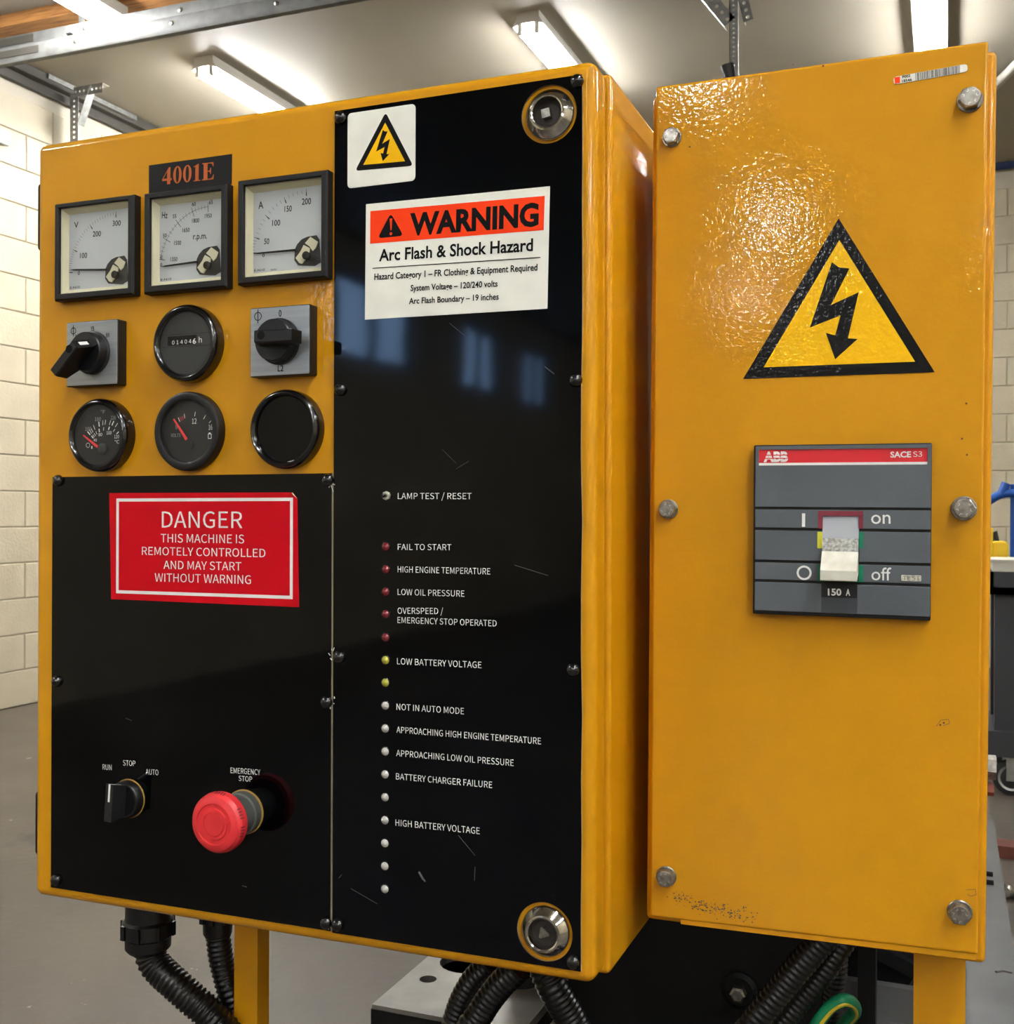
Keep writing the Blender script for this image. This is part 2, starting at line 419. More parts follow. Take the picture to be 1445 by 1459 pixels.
# blocks outside what the photo can show: joined relief
q = MB()
for r in range(nrow):
    z = r*BH; k = 0
    y = YB-12*BL-(BL/2 if r % 2 else 0)
    while y-BL > YF:
        y -= BL
        if any(y < c+.02 and y+BL > a-.02 for a, c in WIN) and z+BH > WZ0-.02 and z < WZ1+.02: continue
        q.box(XL-.01, XL+.018, y+J, y+BL-J, z+J, z+BH-J, 'block')
o = q.build('block_field', wall_left, smooth=False); o['kind'] = 'stuff'
q = MB()
for r in range(nrow):
    z = r*BH
    for k in range(-8, 0):
        x = -1.62+k*BL+(BL/2 if r % 2 else 0)
        q.box(x+J, x+BL-J, YB-.018, YB+.01, z+J, z+BH-J, 'block')
    for k in range(12, 16):
        x = -1.62+k*BL+(BL/2 if r % 2 else 0)
        q.box(x+J, x+BL-J, YB-.018, YB+.01, z+J, z+BH-J, 'block')
o = q.build('block_field', wall_back, smooth=False); o['kind'] = 'stuff'

# ceiling edge trim and the blue band on the back wall
b = MB(); b.box(XL+.03, XL+.09, 1.0, YB-.05, ZC-.05, ZC, 'dark_metal'); b.box(XL+.02, XL+.04, 1.0, YB-.05, ZC-.1, ZC, 'dark_metal'); struct(b.build('trim_1'))
zb = onY(1432, 232, YB-.06).z
b = MB(); b.tube([(-.4, YB-.06, zb-.02), (2.6, YB-.06, zb+.01)], .035, 'blue_dark', 16)
tag(b.build('pipe'), 'dark blue pipe along the top of the far block wall', 'pipe')
# white conduit strips crossing the ceiling on the right
p0 = onZ(1400, 135, ZC-.04); p1 = onZ(1475, 60, ZC-.04)
b = MB(); b.tube([p0+Vector((0, .05, .0)), p1+Vector((0, .05, 0))], .024, 'fixture_white', 12); b.tube([p0+Vector((.0, .16, .015)), p1+Vector((.0, .16, .015))], .016, 'fixture_white', 10)
tag(b.build('ceiling_conduit'), 'pair of white conduit runs crossing the ceiling diagonally at top right', 'conduit')

# ------------------------------------------------------------------ ceiling lights
def make_light(L=1.22):
    """two-lamp batten, hangs from z=0 downwards, runs along +y from y=0"""
    t = thing('ceiling_light', '', 'light')
    b = MB()
    b.rings([[(-.06, y, 0), (.06, y, 0), (.06, y, -.03), (.082, y, -.066), (.078, y, -.068), (.05, y, -.055), (-.05, y, -.055), (-.078, y, -.068), (-.082, y, -.066), (-.06, y, -.03)] for y in (0, L)], 'fixture_white')
    b.build('housing', t)
    for x in (-.045, .045):
        g = MB(); g.tube([(x, .03, -.085), (x, L-.03, -.085)], .0165, 'tube', 10); g.build('tube', t)
    for y in (0.012, L-.012):
        for x in (-.045, .045):
            g = MB(); g.box(x-.011, x+.011, y-.008, y+.012, -.105, -.05, 'fixture_white'); g.build('lamp_holder', t)
    return t
lt0 = make_light()
pa = onZ(290, 88, ZC-.03); pb = onZ(752, 25, ZC-.03); pc = onZ(1316, -60, ZC-.03); pdd = onZ(168, 22, ZC-.12)
spec_l = [((pa.x, pa.y), 'two-lamp fluorescent batten glowing above the left of the wide cabinet, near its number plate', 0),
          ((pb.x, pb.y), 'two-lamp fluorescent batten glowing just above the top right corner of the wide cabinet', 0),
          ((pc.x+.02, pc.y), 'fluorescent batten seen end-on above the narrow breaker cabinet', 0),
          ((pdd.x, pdd.y-1.22), 'fluorescent batten at top left, behind the steel door rail', .09)]
# unseen battens: first row follows the breaker cabinet's highlights, others added as fill light
for (x, y) in ((-1.13, -5.1), (-1.12, -9.0), (-1.85, -12.7), (1.7, -2.9), (1.7, -6.5), (-3.4, -1.7), (3.6, -1.0), (3.4, -5.0), (1.2, -10.5), (1.0, -.9), (3.4, -9.0), (3.4, 3.0)):
    spec_l.append(((x, y), None, 0))
for i, ((x, y), lab, drop) in enumerate(spec_l):
    o = lt0 if i == 0 else copy_tree(lt0)
    o.location = (x, y, ZC-drop)
    o['label'] = lab or 'two-lamp fluorescent ceiling batten outside the picture, most of these added to brighten the cabinets'
    o['group'] = 'fluorescent ceiling battens'

# ------------------------------------------------------------------ wood beam and door rails, top left
q0 = onZ(0, 47, ZC-.09)
beam = thing('ceiling_beam', 'rough brown timber beam fixed across the ceiling at top left', 'beam', (0, 0, 0))
b = MB(); b.box(XL+.05, .6, q0.y-.05, q0.y+.26, ZC-.09, ZC-.045, 'wood'); b.build('lower_board', beam)
b = MB(); b.box(XL+.05, .6, q0.y+.0, q0.y+.18, ZC-.045, ZC-.001, 'wood'); b.build('upper_board', beam)
zr = ZC-.34
rr = onZ(0, 88, zr)
rail = thing('door_rail', 'double galvanised overhead door rail running across the top left corner', 'rail', (0, 0, 0))
for k, (dy, dz) in enumerate(((0, 0), (.06, .085))):
    y, z = rr.y+dy, zr+dz
    b = MB()
    prof = [(y, z), (y+.006, z-.012), (y+.03, z-.016), (y+.05, z), (y+.05, z+.008), (y+.03, z-.004), (y+.014, z), (y+.010, z+.010), (y+.010, z+.052), (y+.03, z+.06), (y+.05, z+.052), (y+.05, z+.06), (y+.03, z+.07), (y+.004, z+.062), (y, z+.05)]
    b.rings([[(x, p[0], p[1]) for p in prof] for x in (XL+.1, 1.2)], 'rail_steel'); b.build('track', rail)
    for j in range(9):
        b = MB(); b.lathe(XL+.55+j*.55, z+.03, [(.011, .0), (.011, .003), (.006, .006)], 'zinc', 12, y0=y); b.build('rivet', rail)
xh = rr.x
b = MB(); b.box(XL+.1, onZ(60, 80, zr).x, rr.y-.004, rr.y-.001, zr+.012, zr+.045, 'dark_metal'); b.build('splice_plate', rail)
b = MB(); b.box(XL+.1, onZ(55, 65, zr+.09).x, rr.y+.055, rr.y+.058, zr+.1, zr+.135, 'dark_metal'); b.build('splice_plate', rail)
for x in (-3.9, 1.0):
    b = MB(); b.box(x, x+.035, rr.y+.13, rr.y+.134, zr+.1, ZC, 'galv'); b.box(x, x+.035, rr.y+.04, rr.y+.134, zr+.098, zr+.101, 'galv'); b.build('hanger_strap', rail)

# ------------------------------------------------------------------ perforated hanger struts
def strut(b, p0, p1, wdt, nrm, m='galv', pitch=.03, hole=.0075):
    """perforated angle from p0 to p1; nrm = direction its holed flange faces"""
    p0, p1, nrm = Vector(p0), Vector(p1), Vector(nrm)
    d = p1-p0; L = d.length; d.normalize(); s_ = d.cross(nrm).normalized(); n = s_.cross(d).normalized()
    q = MB(); k = int(L/pitch)
    for i in range(k):
        c0_, c1_ = i*L/k, (i+1)*L/k
        q.prism([[(0, c0_), (wdt, c0_), (wdt, c1_), (0, c1_)], circ(wdt*.5, (c0_+c1_)/2, hole, 8)], 0, .003, m)
    q.box(0, .003, 0, wdt, 0, L, m)
    q.xform(lambda v: p0+s_*v[0]-n*(-v[1])*-1+d*v[2])
    kk = len(b.v); i = b.mi(m); b.v += q.v; b.f += [tuple(a+kk for a in f) for f in q.f]; b.m += [i]*len(q.f)
a0 = onZ(64, 110, ZC-.02); a1 = onZ(190, 170, ZC-.02); hx = (a0.x+a1.x)/2
hang = thing('door_hanger', 'perforated steel hanger bracket on the ceiling by the left wall', 'bracket', (a0.x, (a0.y+a1.y)/2, ZC))
hang2 = hang; base = Vector(hang.location)
def addto(par, name, fn):
    b = MB(); fn(b); o = Vector(par.location); b.xform(lambda v: Vector(v)-o); return b.build(name, par, smooth=False)
addto(hang, 'ceiling_angle', lambda b: (b.rings([[(p.x+dx, p.y, ZC+dz) for dx, dz in ((-.028, -.002), (.028, -.002), (.028, -.03), (-.028, -.03))] for p in (a0, a1)], 'galv'), b.rings([[(p.x+dx, p.y, ZC+dz) for dx, dz in ((-.012, -.029), (.012, -.029), (.012, -.032), (-.012, -.032))] for p in (a0, a1)], 'dark_metal')))
c0 = onZ(105, 120, ZC-.03); c1 = onZ(144, 112, ZC-.03)
addto(hang, 'cross_angle', lambda b: strut(b, (c0.x, c0.y, ZC-.05), (c0.x+.21, c0.y, ZC-.05), .055, (0, -1, 0)))
dv = onY(100, 134, c0.y+.05)
addto(hang, 'drop_angle', lambda b: strut(b, (dv.x, c0.y+.05, ZC-1.0), (dv.x, c0.y+.05, dv.z), .06, (0, -1, 0)))
e0 = onY(126, 118, c0.y-.02); e1 = onY(108, 176, c0.y-.02)
addto(hang, 'brace', lambda b: strut(b, (e1.x, c0.y-.01, e1.z), (e0.x, c0.y-.01, e0.z), .055, (0, -1, 0), pitch=.3))
YS = 4.5
s0 = onY(1041, -60, YS)
hb = thing('strut_hanger', 'perforated steel strut hanging from the ceiling above the left edge of the breaker cabinet', 'bracket', (s0.x, YS, ZC))
sb = onY(1048, 115, YS)
addto(hb, 'drop_angle', lambda b: strut(b, (sb.x-.018, YS, H+1.0), (sb.x-.03, YS, ZC), .036, (0, -1, 0), pitch=.0185, hole=.0045))
g0 = onY(1033, 38, YS); g1 = onY(1000, -2, YS)
dirg = (g1-g0)
addto(hb, 'brace', lambda b: strut(b, g0, g0+dirg*5.2, .05, (0, -1, 0), pitch=.035))
h0 = onY(1060, 32, YS+.1); h1 = onY(1052, 0, YS+.1); dirh = h1-h0
addto(hb, 'brace', lambda b: strut(b, h0, h0+dirh*7.5, .04, (0, -1, 0), pitch=.03))
addto(hb, 'clamp', lambda b: (b.tube([onY(1036, 94, YS), onY(1042, 120, YS)], [.03, .02], 'black_plastic', 10)))

# pale notice on the left wall
n0 = onX(-30, 180, XL+.03); n1 = onX(12, 208, XL+.03)
b = MB(); b.box(XL+.018, XL+.04, n0.y, n1.y, n1.z, n0.z+.03, 'sign_pale')
tag(b.build('wall_board'), 'pale greenish white board on the left block wall at the picture edge', 'board')

# ================================================================== control cabinet
A = Frame(0.70, 0, radians(-0.259), radians(-0.2022), -0.4445, -0.3082)
cab = thing('control_cabinet', 'wide yellow control cabinet with gauges, black panels and warning signs', 'cabinet', A.O, A.R)
def ctr(px, py, off): return A.uv(px, py, off)
x0 = (A.uv(51, 207)[0]+A.uv(49, 1278)[0])/2; x1 = (A.uv(850, 82)[0]+A.uv(846, 1404)[0])/2
z0 = 0.0; z1 = 0.6048
DT = 0.021
b = MB(); b.rplate(x0, x1, z0, z1, 0, DT, 'enamel_door', rc=.007, re=.006, seg=6)
b.build('door', cab, angle=60)
# enclosure body behind the door
ex1 = (A.uv(868, 744, -DT-.002)[0]+.001)
zt = A.uv(869, 103, -DT-.002)[1]; zb2 = A.uv(869, 1391, -DT-.002)[1]
b = MB(); b.rplate(x0+.004, ex1, zb2, zt, -DT-.003, .20, 'enamel', rc=.004, re=.003, seg=4)
b.build('enclosure', cab, angle=60)
b = MB(); b.box(x0+.01, x1-.008, DT-.001, DT+.006, .01, z1-.01, 'rubber'); b.build('door_seal', cab)
for (ya, yb_) in ((258, 355), (1130, 1222)):
    b = MB(); pz = A.uv(46, (ya+yb_)/2, 0)[1]; hz = (A.uv(46, ya)[1]-A.uv(46, yb_)[1])/2
    b.rplate(x0-.0055, x0+.004, pz-hz, pz+hz, -.006, .03, 'black_gloss', rc=.0035, re=.002)
    b.tube([(x0-.001, .02, pz-hz*.6), (x0-.001, .02, pz+hz*.6)], .006, 'black_gloss', 12)
    b.build('hinge', cab)

# black front panels, latch holes cut through
PT = .0016
rp = A.rect([(476.9, 159.2), (832, 104.5), (825.4, 1385.3), (473.6, 1328)], PT)
lp = A.rect([(75.5, 678.5), (473, 675.6), (471, 1327), (71.6, 1264)], PT)
latc = [A.uv(782.2, 162.7, PT), A.uv(776, 1327.6, PT)]; LR = .0194
b = MB()
hole_r = [circ(c[0], c[1], LR, 48) for c in latc]
# slightly uneven sawn right edge
random.seed(3)
edge = [(rp[1]+random.uniform(-.0006, .0006), rp[3]-(rp[3]-rp[2])*k/14) for k in range(15)]
outer = [(rp[0], rp[2]), (rp[0], rp[3])]+edge
b.prism([outer]+hole_r, PT, PT, 'panel_black', 'panel_edge'); rpan = b.build('indicator_panel', cab, smooth=False, label='tall glossy black panel with the column of indicator lamps')
b = MB(); b.prism([[(lp[0], lp[2]), (lp[0], lp[3]), (lp[1], lp[3]), (lp[1], lp[2])]], PT, PT, 'panel_black', 'panel_edge')
lpan = b.build('switch_panel', cab, smooth=False, label='lower left glossy black panel with the red emergency stop button')
b = MB(); b.box(lp[1]+.0001, rp[0]-.0001, -.0011, -.0002, lp[2], lp[3], 'panel_edge'); b.build('panel_gap_strip', cab)
# panel screws: black domes
sp = MB(); sp.lathe(0, 0, [(.0046, 0), (.0046, .001), (.0042, .0022), (.0032, .0034), (.0016, .0041), (.0004, .0043)], 'black_gloss', 20)
so = sp.build('panel_screw', cab); first = True
for (px, py) in ((483.8, 167), (821.5, 114.5), (483.8, 555), (819.3, 541.5), (482.2, 936.5), (815.7, 955), (479.4, 1319), (815.7, 1372), (81, 684.5), (465.5, 684), (79, 971), (463.8, 1001), (78, 1254.5), (463, 1316)):
    c = A.uv(px, py, PT+.002)
    o = so if first else so.copy()
    if not first: C.objects.link(o)
    first = False; o.location = (c[0], -PT, c[1])

# quarter-turn latches
for k, c in enumerate(latc):
    top = (k == 0); dx = .0 
    L = sub('latch', cab, label='chrome quarter-turn latch')
    b = MB(); cx, cz = c[0]+.0006, c[1]+(-.0004 if top else .0004)
    b.lathe(cx, cz, [(.0168, .0), (.0168, .0022), (.0160, .0034), (.0122, .0078), (.0110, .0081), (.0101, .0076), (.0098, .0004)], 'chrome', 48, cap=False)
    b.build('ring', L)
    b = MB(); b.lathe(cx, cz, [(.0099, .0001), (.0099, .0006), (.0070, .0007), (.0068, .0012), (.0002, .0012)], 'latch_well', 32); b.build('well', L)
    b = MB()
    if top:
        ang = radians(8); hw = .0029
        P = [(cx-.0015+hw*1.414*cos(ang+radians(45+90*i)), cz+hw*1.414*sin(ang+radians(45+90*i))) for i in range(4)]
    else:
        ang = radians(20); rr_ = .0052
        P = [(cx+rr_*cos(ang+radians(90+120*i)), cz+rr_*sin(ang+radians(90+120*i))) for i in range(3)]
        P = [(P[i][0]*.86+P[(i+s) % 3][0]*.14, P[i][1]*.86+P[(i+s) % 3][1]*.14) for i in range(3) for s in (-1, 1)]
    b.prism([P], .0058, .0055, 'zinc'); b.build('key_stud', L)

# ---- square panel meters
mpoly_px = [(1000, 805), (1030, 850), (1045, 1100), (980, 1140), (800, 1135), (760, 1080), (765, 960), (790, 905), (840, 850), (900, 822)]
cre1 = [(940, 825), (1022, 880), (1000, 945), (965, 980), (930, 930), (880, 895)]
cre2 = [(870, 915), (935, 950), (925, 1020), (850, 1122), (822, 1112), (780, 1058), (835, 985)]
sc7 = lambda p: (320+p[0]/7.676, 230+p[1]/7.676)
MP = .009   # frame stands proud of the door
DO = .0015  # dial level
k3 = A.uv(437.9, 364.8, DO+.001)
rel = lambda L: [(A.uv(*sc7(p), DO+.001)[0]-k3[0], A.uv(*sc7(p), DO+.001)[1]-k3[1]) for p in L]
MPOLY, CR1, CR2 = rel(mpoly_px), rel(cre1), rel(cre2)
def meter(name, label, fpx, wpx, piv, majors, r_top, between, knob, needle, prints, both=False, step=None):
    f = A.rect(fpx, MP); wn_ = A.rect(wpx, MP)
    m = sub(name, cab, label=label)
    b = MB(); ch = .0012
    ol = [(f[0], f[2]), (f[1], f[2]), (f[1], f[3]), (f[0], f[3])]
    il = [(wn_[0], wn_[2]), (wn_[1], wn_[2]), (wn_[1], wn_[3]), (wn_[0], wn_[3])]
    # frame: outer side, chamfer, front, inner lip
    def rg(l, o, y): 
        x0_, x1_, z0_, z1_ = l[0]+o, l[1]-o, l[2]+o, l[3]-o
        return [(x0_, -y, z0_), (x1_, -y, z0_), (x1_, -y, z1_), (x0_, -y, z1_)]
    b.rings([rg(f, 0, 0), rg(f, 0, MP-.002), rg(f, ch, MP), rg(wn_, -.0004, MP), rg(wn_, 0, MP-.0006), rg(wn_, 0, MP-.0035)], 'frame_black', cap=(True, False))
    b.build('bezel', m, smooth=False)
    # cream inner tray sloping to the dial
    b = MB()
    ins = .0042; tray = (wn_[0], wn_[1], wn_[2], wn_[3])
    b.rings([rg(tray, .0, MP-.0032), rg(tray, .0012, MP-.0036), rg(tray, ins, DO-.0002), rg(tray, ins+.0003, DO-.0005)], 'cream', cap=(False, False))
    b.build('tray', m, smooth=False)
    b = MB(); dl = (wn_[0]+ins, wn_[1]-ins*.6, wn_[2]+ins, wn_[3]-ins)
    b.rplate(dl[0]-.0006, dl[1]+.002, dl[2]-.0006, dl[3]+.0006, DO, .001, 'dial', rc=.001, re=.0001)
    b.build('dial_plate', m)
    b = MB(); o2 = DO+.00015
    p = A.uv(piv[0], piv[1], o2); rt_ = A.uv(r_top[0], r_top[1], o2); R = hypot(rt_[0]-p[0], rt_[1]-p[1])
    an = [atan2(q[1]-p[1], q[0]-p[0]) for q in [A.uv(mx[0], mx[1], o2) for mx in majors]]
    an = [a+2*pi if a < 0 else a for a in an]
    def tick(a, ra, rb, wd, mm):
        d = (cos(a), sin(a)); n = (-sin(a)*wd/2, cos(a)*wd/2)
        b.add([(p[0]+d[0]*ra+n[0], -o2, p[1]+d[1]*ra+n[1]), (p[0]+d[0]*ra-n[0], -o2, p[1]+d[1]*ra-n[1]),
               (p[0]+d[0]*rb-n[0], -o2, p[1]+d[1]*rb-n[1]), (p[0]+d[0]*rb+n[0], -o2, p[1]+d[1]*rb+n[1])], [(0, 1, 2, 3)], mm)
    for i, a in enumerate(an):
        if both: tick(a, R-.0042, R+.0012, .0004, 'ink'); tick(a, R+.0012, R+.0034, .0003, 'ink')
        else: tick(a, R-.0048, R-.0022, .0007, 'ink'); tick(a, R-.0022, R, .00035, 'ink')
        if i+1 < len(an):
            for k in range(1, between):
                aa = a+(an[i+1]-a)*k/between
                if both: tick(aa, R-.0018, R+.0018, .0002, 'ink')
                else: tick(aa, R-.0028, R, .00028, 'ink_grey')
    if both:
        K = 40
        for k in range(K):
            aa = an[0]+(an[-1]-an[0])*k/K; ab = an[0]+(an[-1]-an[0])*(k+1)/K
            for (q0_, q1_) in ((R-.00012, R+.00012),):
                b.add([(p[0]+cos(aa)*q0_, -o2, p[1]+sin(aa)*q0_), (p[0]+cos(aa)*q1_, -o2, p[1]+sin(aa)*q1_), (p[0]+cos(ab)*q1_, -o2, p[1]+sin(ab)*q1_), (p[0]+cos(ab)*q0_, -o2, p[1]+sin(ab)*q0_)], [(0, 1, 2, 3)], 'ink')
    for (s_, l_, r2, cp, wt) in prints: A.text(b, s_, l_, r2, cp, o2, 'ink', wt)
    b.build('scale_print', m, smooth=False)
    kc = A.uv(knob[0], knob[1], DO+.001)
    sh = lambda L: [(q[0]+kc[0], q[1]+kc[1]) for q in L]
    b = MB(); b.prism([sh(MPOLY)], DO+.0006, .0006, 'black_plastic'); b.build('movement_cover', m, smooth=False)
    b = MB(); b.prism([sh(CR1)], DO+.0012, .0006, 'cream'); b.prism([sh(CR2)], DO+.0016, .001, 'cream'); b.build('bridge', m, smooth=False)
    b = MB(); b.lathe(kc[0], kc[1], [(.0030, DO+.0006), (.0030, DO+.0034), (.0025, DO+.0038), (.0002, DO+.0038)], 'black_gloss', 20)
    b.box(kc[0]-.0003, kc[0]+.0003, -DO-.0039, -DO-.0037, kc[1]-.0018, kc[1]+.0018, 'ink'); b.build('zero_screw', m)
    na = A.uv(needle[0][0], needle[0][1], DO+.0014); nb = A.uv(needle[1][0], needle[1][1], DO+.0014)
    b = MB(); d = Vector(nb)-Vector(na); Ln = d.length; d.normalize(); n = Vector((-d.y, d.x))
    pts = [Vector(na)+n*.00012, Vector(na)-n*.00012, Vector(na)+d*.0035-n*.00055, Vector(nb)-n*.0008, Vector(nb)+n*.0008, Vector(na)+d*.0035+n*.00055]
    b.prism([[(q.x, q.y) for q in pts]], DO+.0014, .0003, 'ink'); b.build('needle', m, smooth=False)
    b = MB(); b.box(wn_[0]+.0002, wn_[1]-.0002, -MP+.0028, -MP+.0022, wn_[2]+.0002, wn_[3]-.0002, 'glass'); b.build('glass', m, smooth=False)
    return m
s5 = lambda x, y: (60+x/5.161, 260+y/5.161)
def T5(t, xl, xr, yl, yr, cap, wt=0.012): return (t, s5(xl, yl), s5(xr, yr), cap/5.161, wt)
meter('voltmeter', 'square voltmeter reading zero, scale to 300 V',
      [(76.5, 289), (190, 277.4), (188.5, 421.5), (76.5, 426.5)], [(82.5, 295.8), (182.5, 284.8), (181, 411), (83, 418)],
      (165.4, 388.5), [s5(222, 662), s5(252, 507), s5(362, 330), s5(543, 232)][0:1]+[s5(245, 503), s5(360, 325), s5(543, 225)], s5(543, 213), 10,
      (165.6, 391.8), (s5(208, 642), s5(470, 641)),
      [T5('V', 235, 268, 335, 331, 42, .01), T5('100', 277, 330, 557, 555, 38), T5('200', 372, 432, 398, 395, 38), T5('300', 518, 578, 320, 316, 38), T5('0', 262, 277, 680, 680, 28), T5('E-N10', 205, 278, 783, 776, 16)])
meter('frequency_meter', 'square hertz and r.p.m. meter with a blue reflection, middle of the three dials',
      [(203.6, 274.5), (322, 261), (321.5, 410), (204.2, 417.3)], [(212.3, 282.3), (314.8, 270.7), (313.8, 396.6), (212, 409)],
      (296.4, 378.5), [s5(905, 570), s5(932, 432), s5(1003, 303), s5(1106, 212), s5(1220, 178)], s5(1220, 178), 5,
      (296.8, 378.6), (s5(878, 618), s5(1142, 582)),
      [T5('Hz', 880, 922, 264, 262, 46, .01), T5('r.p.m.', 1110, 1212, 418, 412, 44), T5('65', 1228, 1255, 160, 157, 28), T5('60', 1101, 1130, 174, 172, 28), T5('55', 960, 987, 263, 261, 28), T5('50', 888, 916, 405, 403, 28), T5('45', 866, 884, 562, 562, 20),
       T5('1950', 1196, 1248, 262, 258, 30), T5('1800', 1102, 1155, 297, 293, 30), T5('1650', 1032, 1084, 366, 363, 30), T5('1500', 970, 1022, 460, 458, 30), T5('1350', 944, 994, 580, 578, 30), T5('0', 868, 882, 620, 619, 26), T5('E-N10', 872, 950, 724, 716, 16)], both=True)
s7 = sc7
def T7(t, xl, xr, yl, yr, cap, wt=0.012): return (t, s7((xl, yl)), s7((xr, yr)), cap/7.676, wt)
meter('ammeter', 'square ammeter reading zero, scale to 200 A, nearest the black panel',
      [(337.3, 257.1), (465.3, 240.5), (465.3, 395.6), (337.3, 404.8)], [(345.6, 264.1), (457.4, 250.8), (456.8, 385), (346.2, 395.2)],
      (436.6, 363), [s7((345, 1003)), s7((385, 850)), s7((480, 620)), s7((665, 430)), s7((895, 350))], s7((895, 305)), 5,
      (437.9, 364.8), (s7((322, 1008)), s7((770, 968))),
      [T7('A', 370, 425, 520, 512, 78, .01), T7('50', 432, 488, 905, 903, 60), T7('100', 520, 608, 705, 700, 62), T7('150', 655, 735, 552, 545, 62), T7('200', 845, 945, 474, 466, 66), T7('0', 412, 438, 1046, 1045, 36), T7('E-N10', 325, 440, 1207, 1196, 26), T7('2kA/5A', 502, 570, 1195, 1189, 18)])

# ---- number plate 4001E (serif numerals drawn by hand)
lab = A.quad([(212.2, 235.7), (330.5, 219.3), (330, 262), (212.2, 276)], .0004)
b = MB(); b.prism([[lab[3], lab[0], lab[1], lab[2]]], .0004, .0003, 'label_black'); npl = b.build('number_plate', cab, smooth=False, label='black plate with orange number 4001E')
G = {'4': ([[(.60, 0), (.60, .22), (.70, .22), (.70, .35), (.60, .35), (.60, 1), (.48, 1), (0, .33), (0, .22), (.36, .22), (.36, 0)], [(.36, .35), (.36, .76), (.09, .35)]], .78),
     '0': ([[(.33+.31*cos(a), .5+.51*sin(a)) for a in [2*pi*i/28 for i in range(28)]], [(.33+.12*cos(a), .5+.45*sin(a)) for a in [2*pi*i/28 for i in range(28)]]], .72),
     '1': ([[(.06, 0), (.56, 0), (.56, .04), (.43, .07), (.43, 1), (.37, 1), (.06, .86), (.07, .82), (.19, .85), (.19, .07), (.06, .04)]], .66),
     'E': ([[(0, 0), (.82, 0), (.87, .28), (.82, .28), (.72, .10), (.60, .06), (.40, .06), (.40, .47), (.50, .47), (.57, .42), (.60, .33), (.65, .33), (.65, .68), (.60, .68), (.57, .58), (.50, .53), (.40, .53), (.40, .94), (.60, .94), (.70, .91), (.78, .76), (.83, .76), (.81, 1), (0, 1), (0, .96), (.12, .92), (.12, .08), (0, .04)]], .9)}
b = MB(); Lp = Vector(A.uv(231, 263.5, .0006)); Rp = Vector(A.uv(304.6, 255.3, .0006)); capz = A.uv(231, 263.5, .0006); capt = A.uv(231, 239.5, .0006); hgt = capt[1]-capz[1]
tot = sum(G[c][1] for c in '4001E')-.05; dd = Rp-Lp; sx = dd.length/tot; dd.normalize(); nn = Vector((-dd.y, dd.x)); xx = 0
for ch in '4001E':
    loops = [[tuple(Lp+dd*((xx+p[0])*sx)+nn*(p[1]*hgt)) for p in l] for l in G[ch][0]]
    b.prism(loops, .0006, 0, 'orange_print'); xx += G[ch][1]
b.build('lettering', npl, smooth=False)

